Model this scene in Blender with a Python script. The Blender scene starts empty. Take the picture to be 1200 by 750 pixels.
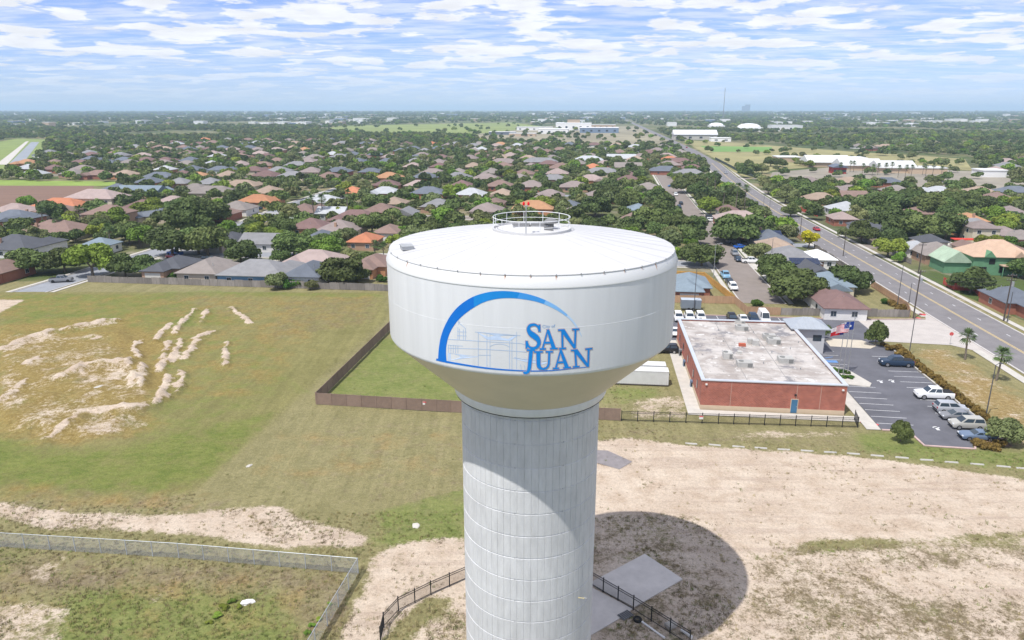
import bpy, bmesh, math, random
import numpy as np
from mathutils import Vector, Matrix
random.seed(7); rng = np.random.default_rng(7)
sc = bpy.context.scene
COL = sc.collection

# ------------------------------------------------------------------ camera
FPX, CAMH, PITCH = 852.0, 46.0, math.atan(247.5 / 852.0)
cd = bpy.data.cameras.new('camera'); cam = bpy.data.objects.new('camera', cd); COL.objects.link(cam)
cd.sensor_width = 36; cd.lens = FPX / 1200 * 36; cd.clip_end = 80000; cd.clip_start = 0.5
cam.location = (0, 0, CAMH); cam.rotation_euler = (math.pi / 2 - PITCH, 0, 0)
sc.camera = cam
# ------------------------------------------------------------------ light
SUN = Vector((-0.35, -0.394, 1.0)).normalized()
SKY_STRENGTH, SUN_STRENGTH, EXPOSURE = 0.12, 3.9, 0.27
SKY_TINT, CLOUD = (0.56, 0.67, 1.08, 1), (7.3, 7.4, 7.7, 1)
world = bpy.data.worlds.new('World'); sc.world = world; world.use_nodes = True
def build_world():
    nt = world.node_tree; N = nt.nodes; L = nt.links; N.clear()
    out = N.new('ShaderNodeOutputWorld'); bg = N.new('ShaderNodeBackground'); bg.inputs[1].default_value = SKY_STRENGTH
    sky = N.new('ShaderNodeTexSky'); sky.sky_type = 'NISHITA'; sky.sun_disc = False
    sky.sun_elevation = math.asin(SUN.z); sky.sun_rotation = math.atan2(SUN.x, SUN.y)
    sky.altitude = 50; sky.air_density = 1.0; sky.dust_density = 0.0; sky.ozone_density = 5.0
    tc = N.new('ShaderNodeTexCoord'); sep = N.new('ShaderNodeSeparateXYZ'); L.new(tc.outputs['Generated'], sep.inputs[0])
    def M(op, a, b=None, c=None):
        m = N.new('ShaderNodeMath'); m.operation = op
        for i, v in enumerate((a, b, c)):
            if v is None: continue
            if hasattr(v, 'node'): L.new(v, m.inputs[i])
            else: m.inputs[i].default_value = v
        return m.outputs[0]
    z = M('MAXIMUM', sep.outputs[2], 0.0)
    def plane(off, sx, sy, seed):                     # cloud deck seen in perspective
        den = M('ADD', z, off); cb = N.new('ShaderNodeCombineXYZ')
        L.new(M('MULTIPLY', M('DIVIDE', sep.outputs[0], den), sx), cb.inputs[0]); L.new(M('MULTIPLY', M('DIVIDE', sep.outputs[1], den), sy), cb.inputs[1]); cb.inputs[2].default_value = seed
        return cb.outputs[0]
    def noise(vec, scale, detail, rough, warp=0.0):
        n = N.new('ShaderNodeTexNoise'); n.inputs['Scale'].default_value = scale; n.inputs['Detail'].default_value = detail
        n.inputs['Roughness'].default_value = rough; n.inputs['Distortion'].default_value = warp; L.new(vec, n.inputs[0]); return n.outputs[0]
    def ramp(v, a, b, lo=0.0, hi=1.0):
        r = N.new('ShaderNodeMapRange'); r.interpolation_type = 'SMOOTHSTEP'
        L.new(v, r.inputs[0])
        for i, k in enumerate((a, b, lo, hi)): r.inputs[i + 1].default_value = k
        return r.outputs[0]
    deck = plane(0.085, 1.0, 1.0, 3.1)
    puff = noise(deck, 2.3, 12, 0.55, 0.15); cover = noise(deck, 0.7, 3, 0.5)
    puff = ramp(M('ADD', puff, M('MULTIPLY', M('SUBTRACT', cover, 0.5), 0.30)), 0.47, 0.565)
    veil = ramp(noise(plane(0.05, 1.0, 2.2, 7.7), 2.0, 9, 0.6, 0.1), 0.36, 0.66, 0.14, 0.60)
    clouds = M('MAXIMUM', M('MULTIPLY', puff, 0.97), veil)
    fade = ramp(sep.outputs[2], 0.0, 0.075); clouds = M('MULTIPLY', clouds, M('ADD', M('MULTIPLY', fade, 0.75), 0.25))
    shade = ramp(noise(deck, 2.6, 8, 0.6), 0.35, 0.65, 0.86, 1.0)
    tint = N.new('ShaderNodeMix'); tint.data_type = 'RGBA'; tint.blend_type = 'MULTIPLY'; tint.inputs[0].default_value = 1
    L.new(sky.outputs[0], tint.inputs[6]); tint.inputs[7].default_value = SKY_TINT
    cc = N.new('ShaderNodeMix'); cc.data_type = 'RGBA'; cc.blend_type = 'MULTIPLY'; cc.inputs[0].default_value = 1; cc.inputs[6].default_value = CLOUD
    cs = N.new('ShaderNodeCombineXYZ')
    for i in range(3): L.new(shade, cs.inputs[i])
    L.new(cs.outputs[0], cc.inputs[7])
    mix = N.new('ShaderNodeMix'); mix.data_type = 'RGBA'; L.new(clouds, mix.inputs[0]); L.new(tint.outputs[2], mix.inputs[6]); L.new(cc.outputs[2], mix.inputs[7])
    L.new(mix.outputs[2], bg.inputs[0]); L.new(bg.outputs[0], out.inputs[0])
build_world()
sd = bpy.data.lights.new('sun', 'SUN'); sd.energy = SUN_STRENGTH; sd.angle = math.radians(0.53); sd.color = (1, 0.972, 0.93)
so = bpy.data.objects.new('sun', sd); COL.objects.link(so); so.rotation_euler = SUN.to_track_quat('Z', 'Y').to_euler(); so.location = (-60, -60, 150)
sc.view_settings.view_transform = 'Standard'; sc.view_settings.look = 'None'; sc.view_settings.exposure = EXPOSURE
sc.view_settings.gamma = 1; sc.view_settings.use_curve_mapping = False
sc.render.engine = 'CYCLES'
try:
    sc.cycles.max_bounces = 5; sc.cycles.diffuse_bounces = 3; sc.cycles.transparent_max_bounces = 8; sc.cycles.use_denoising = True
    sc.cycles.volume_bounces = 1
except Exception: pass

# ------------------------------------------------------------------ coordinates
CP, SP = math.cos(PITCH), math.sin(PITCH)
def G(px, py, z=0.0):                       # photograph pixel -> point on the level z, world x, y
    u = (px - 600) / FPX; v = (375 - py) / FPX
    ho = CP + v * SP; dn = SP - v * CP
    return ((CAMH - z) * u / dn, (CAMH - z) * ho / dn)
def PX(x, y, z=0.0):                        # world -> pixel
    d = y * CP - (z - CAMH) * SP; w = y * SP + (z - CAMH) * CP
    return 600 + FPX * x / d, 375 - FPX * w / d
TH = math.radians(6.3); CT, ST = math.cos(TH), math.sin(TH)
def W(a, b): return (a * CT + b * ST, -a * ST + b * CT)       # street grid -> world
def AB(x, y): return (x * CT - y * ST, x * ST + y * CT)
def GA(px, py, z=0.0): return AB(*G(px, py, z))
GRID = -TH

# ------------------------------------------------------------------ materials
def s2l(c):
    c = c / 255.0
    return c / 12.92 if c <= 0.04045 else ((c + 0.055) / 1.055) ** 2.4
def rgb(r, g, b, k=1.0): return (s2l(r) * k, s2l(g) * k, s2l(b) * k)
MATS = {}
def mat(name, col, rough=0.85, var=0.3, scale=1.0, rnd=0.0, bump=0.0, bscale=20.0, metal=0.0, spec=0.25, hue=0.0, trans=0.0, detail=5, stretch=None):
    if name in MATS: return MATS[name]
    m = bpy.data.materials.new(name); m.use_nodes = True; nt = m.node_tree; N = nt.nodes; L = nt.links
    p = N['Principled BSDF']; p.inputs['Roughness'].default_value = rough; p.inputs['Metallic'].default_value = metal
    p.inputs['Specular IOR Level'].default_value = spec
    geo = N.new('ShaderNodeNewGeometry'); pos = geo.outputs['Position']
    if stretch:
        mp = N.new('ShaderNodeMapping'); mp.inputs['Scale'].default_value = stretch; L.new(pos, mp.inputs[0]); pos = mp.outputs[0]
    n = N.new('ShaderNodeTexNoise'); n.inputs['Scale'].default_value = scale; n.inputs['Detail'].default_value = detail; n.inputs['Roughness'].default_value = 0.65
    L.new(pos, n.inputs[0])
    mr = N.new('ShaderNodeMapRange'); mr.inputs[1].default_value = 0.25; mr.inputs[2].default_value = 0.75
    mr.inputs[3].default_value = 1 - var; mr.inputs[4].default_value = 1 + var; L.new(n.outputs[0], mr.inputs[0])
    val = mr.outputs[0]; oi = N.new('ShaderNodeObjectInfo')
    hsv = N.new('ShaderNodeHueSaturation'); hsv.inputs['Color'].default_value = (*col, 1)
    if rnd:
        r2 = N.new('ShaderNodeMapRange'); r2.inputs[3].default_value = 1 - rnd; r2.inputs[4].default_value = 1 + rnd; L.new(oi.outputs['Random'], r2.inputs[0])
        mm = N.new('ShaderNodeMath'); mm.operation = 'MULTIPLY'; L.new(val, mm.inputs[0]); L.new(r2.outputs[0], mm.inputs[1]); val = mm.outputs[0]
    if hue:
        fr = N.new('ShaderNodeMath'); fr.operation = 'MULTIPLY'; fr.inputs[1].default_value = 7.31; L.new(oi.outputs['Random'], fr.inputs[0])
        f2 = N.new('ShaderNodeMath'); f2.operation = 'FRACT'; L.new(fr.outputs[0], f2.inputs[0])
        r3 = N.new('ShaderNodeMapRange'); r3.inputs[3].default_value = 0.5 - hue; r3.inputs[4].default_value = 0.5 + hue; L.new(f2.outputs[0], r3.inputs[0])
        L.new(r3.outputs[0], hsv.inputs['Hue'])
    L.new(val, hsv.inputs['Value']); L.new(hsv.outputs[0], p.inputs['Base Color'])
    if bump:
        nb = N.new('ShaderNodeTexNoise'); nb.inputs['Scale'].default_value = bscale; nb.inputs['Detail'].default_value = 4; L.new(geo.outputs['Position'], nb.inputs[0])
        bp = N.new('ShaderNodeBump'); bp.inputs['Strength'].default_value = bump; bp.inputs['Distance'].default_value = 0.1
        L.new(nb.outputs[0], bp.inputs['Height']); L.new(bp.outputs[0], p.inputs['Normal'])
    if trans:
        tr = N.new('ShaderNodeBsdfTranslucent'); L.new(hsv.outputs[0], tr.inputs[0])
        mx = N.new('ShaderNodeMixShader'); mx.inputs[0].default_value = trans
        L.new(p.outputs[0], mx.inputs[1]); L.new(tr.outputs[0], mx.inputs[2]); L.new(mx.outputs[0], N['Material Output'].inputs[0])
    MATS[name] = m; return m

def roof_stain():
    m = bpy.data.materials.new('stained_membrane'); m.use_nodes = True; N = m.node_tree.nodes; L = m.node_tree.links; p = N['Principled BSDF']; p.inputs['Roughness'].default_value = .9
    tc = N.new('ShaderNodeTexCoord')
    def nz(s, d, off=(0, 0, 0), st=(1, 1, 1)):
        mp = N.new('ShaderNodeMapping'); mp.inputs['Location'].default_value = off; mp.inputs['Scale'].default_value = st; L.new(tc.outputs['Object'], mp.inputs[0])
        n = N.new('ShaderNodeTexNoise'); n.inputs['Scale'].default_value = s; n.inputs['Detail'].default_value = d; n.inputs['Roughness'].default_value = .65; L.new(mp.outputs[0], n.inputs[0]); return n.outputs[0]
    def sm(v, a, b):
        r = N.new('ShaderNodeMapRange'); r.interpolation_type = 'SMOOTHSTEP'; L.new(v, r.inputs[0]); r.inputs[1].default_value = a; r.inputs[2].default_value = b; return r.outputs[0]
    def mix(f, a, b):
        k = N.new('ShaderNodeMix'); k.data_type = 'RGBA'; L.new(f, k.inputs[0])
        for i, c in ((6, a), (7, b)):
            if hasattr(c, 'node'): L.new(c, k.inputs[i])
            else: k.inputs[i].default_value = (*c, 1)
        return k.outputs[2]
    c = mix(sm(nz(.25, 9), .38, .62), (.33, .29, .26), (.50, .465, .43)); c = mix(sm(nz(.16, 8, (7, 3, 0)), .54, .64), c, (.21, .20, .205)); c = mix(sm(nz(.5, 8, (2, 9, 0)), .58, .66), c, (.62, .60, .57)); c = mix(sm(nz(2.2, 5, (2, 1, 0), (1, .2, 1)), .62, .7), c, (.17, .16, .155))
    L.new(c, p.inputs['Base Color']); return m
WHITE = mat('tank_paint', (0.75, 0.755, 0.765), 0.45, 0.065, 0.5, spec=0.4, stretch=(3, 3, 0.22), detail=8)
CONEP = mat('cone_paint', (0.75, 0.665, 0.55), 0.5, 0.05, 0.5, spec=0.3)
ROOFWHITE = mat('tank_roof_paint', (0.565, 0.56, 0.55), 0.5, 0.05, 0.35, spec=0.35)
CONC = mat('shaft_concrete', (0.61, 0.61, 0.61), 0.9, 0.13, 1.1, rnd=0.05, bump=0.25, bscale=9, stretch=(1.6, 1.6, 0.5), detail=8)
PAD = mat('pad_concrete', (0.57, 0.53, 0.48), 0.9, 0.16, 0.5, bump=0.1, detail=8)
WALK = mat('walk_concrete', (0.50, 0.47, 0.42), 0.9, 0.14, 0.6, detail=8)
ASPH = mat('lot_asphalt', (0.125, 0.125, 0.14), 0.92, 0.25, 0.22, bump=0.1, bscale=15, detail=9)
AVEN = mat('avenue_asphalt', (0.20, 0.188, 0.188), 0.92, 0.16, 0.25, detail=9)
STRT = mat('street_asphalt', (0.235, 0.20, 0.175), 0.92, 0.14, 0.3, detail=9)
LSTR = mat('pale_street', (0.27, 0.28, 0.30), 0.92, 0.14, 0.3, detail=9)
PAINTW = mat('road_paint', (0.62, 0.62, 0.62), 0.8, 0.25, 1.5); PAINTY = mat('yellow_paint', (0.58, 0.44, 0.20), 0.8, 0.2, 1.0)
REDP = mat('red_paint', (0.6, 0.09, 0.09), 0.8, 0.2, 1.0); KERB = mat('kerb_concrete', (0.52, 0.49, 0.46), 0.9, 0.15, 0.8)
PKERB = mat('pink_kerb', (0.52, 0.38, 0.35), 0.9, 0.2, 0.8)
BLACK = mat('black_metal', (0.018, 0.019, 0.022), 0.5, 0.15); STEEL = mat('steel', (0.45, 0.46, 0.47), 0.4, 0.1, metal=0.6)
GALV = mat('galvanised', (0.50, 0.53, 0.56), 0.45, 0.12, 3, metal=0.35); DARK = mat('dark_gap', (0.02, 0.02, 0.02), 0.9, 0.1)
GLASS = mat('window_glass', (0.035, 0.05, 0.065), 0.12, 0.2, 0.7, rnd=0.3, spec=0.6); TRIM = mat('white_trim', (0.72, 0.71, 0.68), 0.6, 0.06)
TYRE = mat('tyre_rubber', (0.02, 0.02, 0.02), 0.85, 0.1); RIM = mat('wheel_rim', (0.45, 0.45, 0.46), 0.35, 0.05, metal=0.7)
HEADL = mat('lamp_glass', (0.75, 0.78, 0.8), 0.15, 0.02, spec=0.7); TAILL = mat('tail_lamp', (0.45, 0.02, 0.02), 0.25, 0.05)
BARK = mat('bark', (0.16, 0.13, 0.10), 0.95, 0.3, 4.0); PBARK = mat('palm_bark', (0.20, 0.165, 0.13), 0.95, 0.3, 6.0)
WOODG = mat('grey_boards', (0.245, 0.22, 0.20), 0.9, 0.25, 1.2, rnd=0.22, stretch=(2, 2, 0.4)); WOODT = mat('tan_boards', (0.42, 0.27, 0.17), 0.9, 0.2, 1.2, rnd=0.12, stretch=(2, 2, 0.4))
WOODO = mat('orange_boards', (0.52, 0.30, 0.09), 0.9, 0.2, 1.2, rnd=0.1); WOODR = mat('red_boards', (0.40, 0.07, 0.045), 0.85, 0.2, 1.2, rnd=0.12)
BROWNF = mat('brown_panel', (0.245, 0.175, 0.135), 0.8, 0.12, 1.5, rnd=0.10)
POLEW = mat('pole_timber', (0.085, 0.07, 0.06), 0.9, 0.2, 3); POLEG = mat('lamp_pole_paint', (0.10, 0.10, 0.105), 0.6, 0.1)
MEMBR = mat('roof_membrane', (0.43, 0.40, 0.37), 0.9, 0.62, 0.16, detail=10, bump=0.05)
MEMBR = roof_stain()
COPING = mat('metal_coping', (0.60, 0.63, 0.67), 0.4, 0.06, metal=0.3)
METROOF = mat('metal_roof', (0.42, 0.45, 0.48), 0.45, 0.08, metal=0.3); BEIGE = mat('beige_band', (0.56, 0.44, 0.31), 0.85, 0.08)
HVAC = mat('hvac_paint', (0.44, 0.43, 0.40), 0.6, 0.15, 1.5, rnd=0.15); BLUEDOOR = mat('blue_door', (0.06, 0.16, 0.27), 0.5, 0.1)
OAK = mat('oak_leaves', (0.108, 0.146, 0.043), 0.75, 0.55, 0.28, rnd=0.35, hue=0.018, trans=0.15, detail=3)
LIME = mat('bright_leaves', (0.19, 0.27, 0.04), 0.75, 0.45, 0.4, rnd=0.25, hue=0.03, trans=0.2, detail=3)
OLIVE = mat('olive_leaves', (0.17, 0.195, 0.075), 0.75, 0.45, 0.4, rnd=0.2, hue=0.025, trans=0.15, detail=3)
YELL = mat('yellow_leaves', (0.50, 0.46, 0.02), 0.75, 0.25, 0.5, trans=0.2); PALM = mat('palm_fronds', (0.095, 0.15, 0.045), 0.6, 0.35, 0.6, rnd=0.2, trans=0.15)
HEDGE = mat('hedge_leaves', (0.20, 0.135, 0.035), 0.8, 0.5, 0.9, rnd=0.1, trans=0.15); SHRUBG = mat('shrub_leaves', (0.07, 0.14, 0.02), 0.8, 0.4, 0.9, rnd=0.25, hue=0.02, trans=0.15)
PLUM = mat('plum_leaves', (0.10, 0.07, 0.05), 0.8, 0.4, 0.9)

def brick_mat(name, c1, c2, mortar):
    m = bpy.data.materials.new(name); m.use_nodes = True; nt = m.node_tree; N = nt.nodes; L = nt.links; p = N['Principled BSDF']
    tc = N.new('ShaderNodeTexCoord'); sep = N.new('ShaderNodeSeparateXYZ'); L.new(tc.outputs['Object'], sep.inputs[0])
    add = N.new('ShaderNodeMath'); L.new(sep.outputs[0], add.inputs[0]); L.new(sep.outputs[1], add.inputs[1])
    cb = N.new('ShaderNodeCombineXYZ'); L.new(add.outputs[0], cb.inputs[0]); L.new(sep.outputs[2], cb.inputs[1])
    b = N.new('ShaderNodeTexBrick'); b.inputs['Color1'].default_value = (*c1, 1); b.inputs['Color2'].default_value = (*c2, 1); b.inputs['Mortar'].default_value = (*mortar, 1)
    b.inputs['Scale'].default_value = 1.0; b.inputs['Brick Width'].default_value = 0.42; b.inputs['Row Height'].default_value = 0.2; b.inputs['Mortar Size'].default_value = 0.012
    L.new(cb.outputs[0], b.inputs[0])
    n = N.new('ShaderNodeTexNoise'); n.inputs['Scale'].default_value = 0.6; n.inputs['Detail'].default_value = 6; L.new(tc.outputs['Object'], n.inputs[0])
    mr = N.new('ShaderNodeMapRange'); mr.inputs[1].default_value = .3; mr.inputs[2].default_value = .7; mr.inputs[3].default_value = 0.82; mr.inputs[4].default_value = 1.15; L.new(n.outputs[0], mr.inputs[0])
    h = N.new('ShaderNodeHueSaturation'); L.new(b.outputs[0], h.inputs['Color']); L.new(mr.outputs[0], h.inputs['Value']); L.new(h.outputs[0], p.inputs['Base Color'])
    bp = N.new('ShaderNodeBump'); bp.inputs['Strength'].default_value = 0.5; bp.inputs['Distance'].default_value = 0.02; L.new(b.outputs['Fac'], bp.inputs['Height']); bp.invert = True
    L.new(bp.outputs[0], p.inputs['Normal']); p.inputs['Roughness'].default_value = 0.9; MATS[name] = m; return m
BRICK = brick_mat('red_brick', (0.40, 0.125, 0.08), (0.31, 0.095, 0.065), (0.42, 0.25, 0.2))

# ------------------------------------------------------------------ mesh helpers
class MB:
    def __init__(s): s.v = []; s.f = []; s.m = []
    def add(s, vs, fs, mi=0):
        o = len(s.v); s.v += [tuple(v) for v in vs]; s.f += [tuple(i + o for i in f) for f in fs]; s.m += [mi] * len(fs); return s
    def box(s, c, d, rz=0.0, mi=0):
        x, y, z = d[0] / 2, d[1] / 2, d[2] / 2; ca, sa = math.cos(rz), math.sin(rz); vs = []
        for k in (-z, z):
            for i, j in ((-x, -y), (x, -y), (x, y), (-x, y)): vs.append((c[0] + i * ca - j * sa, c[1] + i * sa + j * ca, c[2] + k))
        return s.add(vs, [(3, 2, 1, 0), (4, 5, 6, 7), (0, 1, 5, 4), (1, 2, 6, 5), (2, 3, 7, 6), (3, 0, 4, 7)], mi)
    def bx(s, x0, x1, y0, y1, z0, z1, mi=0): return s.box(((x0 + x1) / 2, (y0 + y1) / 2, (z0 + z1) / 2), (x1 - x0, y1 - y0, z1 - z0), 0, mi)
    def tube(s, p, q, r0, r1=None, n=8, mi=0, cap=True):
        r1 = r0 if r1 is None else r1; p = Vector(p); q = Vector(q); d = (q - p).normalized()
        a = d.orthogonal().normalized(); b = d.cross(a); vs = []
        for c, r in ((p, r0), (q, r1)):
            for i in range(n):
                t = 2 * math.pi * i / n; vs.append(c + a * (r * math.cos(t)) + b * (r * math.sin(t)))
        fs = [(i, (i + 1) % n, n + (i + 1) % n, n + i) for i in range(n)]
        if cap: fs += [tuple(range(n - 1, -1, -1)), tuple(range(n, 2 * n))]
        return s.add(vs, fs, mi)
    def poly(s, pts, mi=0): return s.add(pts, [tuple(range(len(pts)))], mi)
    def prism(s, pts, z0, z1, mi=0):
        n = len(pts); vs = [(x, y, z0) for x, y in pts] + [(x, y, z1) for x, y in pts]
        return s.add(vs, [tuple(range(n - 1, -1, -1)), tuple(range(n, 2 * n))] + [(i, (i + 1) % n, n + (i + 1) % n, n + i) for i in range(n)], mi)
    def lathe(s, prof, n=64, cx=0, cy=0, mi=0, t0=0.0, t1=2 * math.pi):
        vs = []; m = len(prof); full = abs(t1 - t0 - 2 * math.pi) < 1e-6; k = n if full else n + 1
        for i in range(k):
            t = t0 + (t1 - t0) * i / n
            for r, z in prof: vs.append((cx + r * math.cos(t), cy + r * math.sin(t), z))
        fs = []
        for i in range(n):
            j = (i + 1) % k
            for q in range(m - 1): fs.append((i * m + q, j * m + q, j * m + q + 1, i * m + q + 1))
        return s.add(vs, fs, mi)
    def mesh(s, name, mats, smooth=False):
        me = bpy.data.meshes.new(name); me.from_pydata(s.v, [], s.f)
        for m in (mats if isinstance(mats, (list, tuple)) else [mats]): me.materials.append(m)
        if len(me.materials) > 1: me.polygons.foreach_set('material_index', s.m)
        if smooth: me.polygons.foreach_set('use_smooth', [True] * len(me.polygons))
        me.update(); return me
    def build(s, name, mats, parent=None, smooth=False): return ob(name, s.mesh(name, mats, smooth), parent)
def ob(name, me, parent=None, loc=(0, 0, 0), rz=0.0, scale=None):
    o = bpy.data.objects.new(name, me); COL.objects.link(o); o.location = loc; o.rotation_euler = (0, 0, rz)
    if scale is not None: o.scale = scale if hasattr(scale, '__len__') else (scale,) * 3
    if parent is not None: o.parent = parent
    return o
def tag(o, label, cat=None, group=None, kind=None):
    o['label'] = label
    if cat: o['category'] = cat
    if group: o['group'] = group
    if kind: o['kind'] = kind
    return o
def thing(name, label, cat, loc=(0, 0, 0), rz=0.0, group=None): return tag(ob(name, None, None, loc, rz), label, cat, group)
def fix_normals(o):
    bm = bmesh.new(); bm.from_mesh(o.data); bmesh.ops.recalc_face_normals(bm, faces=bm.faces); bm.to_mesh(o.data); bm.free(); return o
def smooth_noise(x, y, sc_, seed):            # cheap value noise on arrays
    x = np.asarray(x) * sc_; y = np.asarray(y) * sc_; xi = np.floor(x).astype(int); yi = np.floor(y).astype(int); fx = x - xi; fy = y - yi
    def h(i, j):
        n = (i * 374761393 + j * 668265263 + seed * 1442695041) & 0x7fffffff; n = ((n ^ (n >> 13)) * 1274126177) & 0x7fffffff
        return ((n ^ (n >> 16)) & 0xffff) / 65535.0
    fx = fx * fx * (3 - 2 * fx); fy = fy * fy * (3 - 2 * fy)
    return (h(xi, yi) * (1 - fx) + h(xi + 1, yi) * fx) * (1 - fy) + (h(xi, yi + 1) * (1 - fx) + h(xi + 1, yi + 1) * fx) * fy
def inpoly(x, y, P):
    r = np.zeros(np.shape(x), bool); j = len(P) - 1
    for i in range(len(P)):
        xi, yi = P[i]; xj, yj = P[j]
        r ^= ((yi > y) != (yj > y)) & (x < (xj - xi) * (y - yi) / (yj - yi + 1e-12) + xi); j = i
    return r

# ================================================================== GROUND
DIRT = [([(0, 588), (60, 596), (200, 604), (270, 594), (330, 592), (348, 604), (430, 626), (428, 640), (330, 642), (180, 622), (60, 622), (0, 606)], .84),
 ([(-60, 585), (0, 588), (0, 606), (-60, 606)], 1.0),
 ([(430, 655), (470, 636), (545, 628), (600, 640), (600, 690), (500, 700), (445, 752), (395, 752), (425, 690)], 0.9), ([(395, 752), (445, 752), (430, 800), (380, 800)], .9),
 ([(470, 752), (545, 690), (600, 690), (600, 800), (440, 800)], 0.62),
 ([(640, 520), (740, 512), (800, 521), (1000, 534), (1090, 546), (1200, 562), (1290, 570), (1290, 615), (1200, 622), (1100, 630), (960, 632), (900, 650), (860, 640), (800, 600), (640, 600)], 1.0),
 ([(640, 600), (800, 600), (880, 650), (890, 800), (640, 800)], 0.66), ([(880, 650), (1290, 620), (1290, 800), (880, 800)], 0.55),
 ([(1000, 662), (1290, 672), (1290, 700), (1060, 700)], 0.8), ([(1120, 700), (1290, 700), (1290, 800), (1120, 800)], 0.52),
 ([(50, 490), (110, 478), (150, 484), (178, 472), (175, 500), (120, 515), (60, 520)], 0.44), ([(70, 430), (150, 425), (160, 450), (100, 455)], 0.55),
 ([(0, 450), (30, 450), (20, 480), (0, 490)], 0.55), ([(0, 410), (70, 388), (135, 376), (140, 381), (70, 396), (0, 416)], 0.5),
 ([(-40, 705), (90, 708), (60, 800), (-40, 800)], 0.55), ([(30, 660), (60, 645), (90, 650), (40, 700)], 0.5), ([(0, 395), (130, 395), (180, 470), (60, 522), (0, 500)], 0.36),
 ([(-30, 352), (30, 352), (0, 368), (-30, 370)], 0.9), ([(740, 468), (805, 462), (808, 490), (735, 492)], 0.52), ([(1100, 330), (1200, 392), (1210, 400), (1090, 335)], 0.4),
 ([(930, 255), (950, 262), (1060, 320), (1040, 318)], 0.7), ([(860, 505), (1000, 503), (1000, 512), (860, 515)], 0.45), ([(160, 690), (210, 690), (210, 705), (170, 705)], .4), ([(1062, 405), (1108, 408), (1210, 470), (1210, 530), (1185, 520)], .34)]
GREEN = [([(-40, 500), (60, 527), (160, 522), (330, 480), (365, 460), (455, 372), (228, 577), (150, 580), (-40, 572)], 0.64), ([(0, 370), (330, 400), (360, 460), (180, 520), (0, 500)], 0.36),
 ([(430, 600), (545, 560), (600, 560), (600, 640), (440, 642)], 0.68), ([(1000, 505), (1040, 505), (1150, 528), (1290, 530), (1290, 556), (1080, 541), (1005, 527)], 0.85),
 ([(950, 641), (1090, 650), (1090, 660), (960, 656)], 0.95), ([(1050, 690), (1110, 690), (1115, 740), (1060, 722)], 0.85), ([(920, 690), (1000, 700), (1000, 760), (920, 760)], 0.72),
 ([(700, 735), (800, 735), (800, 800), (700, 800)], 0.9), ([(690, 660), (756, 640), (830, 678), (800, 705), (690, 690)], 0.92), ([(1160, 650), (1200, 655), (1200, 672), (1160, 665)], .8),
 ([(60, 690), (330, 690), (380, 800), (40, 800)], .74), ([(-40, 640), (30, 642), (20, 680), (-40, 680)], .7), ([(705, 450), (785, 452), (770, 468), (705, 475)], 0.62), ([(190, 338), (450, 344), (450, 350), (190, 348)], 0.5),
 ([(375, 464), (455, 388), (600, 400), (600, 478), (540, 476)], 0.72), ([(1100, 300), (1140, 300), (1210, 385), (1190, 380)], 0.62), ([(700, 520), (718, 524), (715, 545), (700, 540)], .9), ([(0, 345), (200, 345), (300, 380), (0, 400)], .58)]
DEAD = [([(-40, 645), (420, 668), (400, 800), (330, 692), (-40, 700)], 0.75), ([(330, 352), (450, 346), (440, 380), (300, 405)], 0.62), ([(0, 570), (230, 580), (330, 590), (200, 603), (0, 590)], 0.7),
 ([(380, 480), (600, 490), (600, 600), (300, 590)], 0.38), ([(0, 400), (180, 400), (180, 520), (40, 525), (0, 500)], 0.55), ([(700, 495), (1000, 505), (1000, 530), (700, 512)], 0.5), ([(880, 640), (1290, 640), (1290, 800), (880, 800)], .95), ([(640, 600), (880, 650), (880, 800), (640, 800)], .8), ([(200, 340), (330, 350), (300, 372), (150, 372)], .5)]
RIDGES = [([(227, 366), (216, 378), (204, 392)], .55, 1.1), ([(242, 366), (235, 381)], .5, 1.2), ([(199, 382), (190, 391), (182, 402)], .5, 1.0), ([(168, 400), (155, 410), (163, 422)], .45, .8),
 ([(199, 402), (193, 418), (187, 438)], .6, 1.0), ([(211, 402), (202, 426)], .6, 1.0), ([(250, 391), (233, 396), (217, 423)], .5, 1.2), ([(266, 404), (264, 430)], .5, .9),
 ([(152, 428), (156, 458)], .5, .8), ([(168, 434), (166, 458)], .6, 1.4), ([(197, 445), (185, 478)], .6, .9), ([(214, 439), (209, 462), (192, 470)], .6, .9), ([(270, 362), (282, 370), (293, 380)], .35, .8),
 ([(60, 515), (100, 490), (170, 482)], .5, 1.4), ([(75, 448), (100, 436), (140, 432)], .8, 2.2), ([(0, 478), (16, 468), (29, 452)], .5, 1.0), ([(0, 412), (40, 398), (72, 391), (134, 378)], .5, 1.5), ([(110, 402), (120, 398)], .3, .7), ([(30, 432), (45, 424)], .3, .7)]

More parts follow.
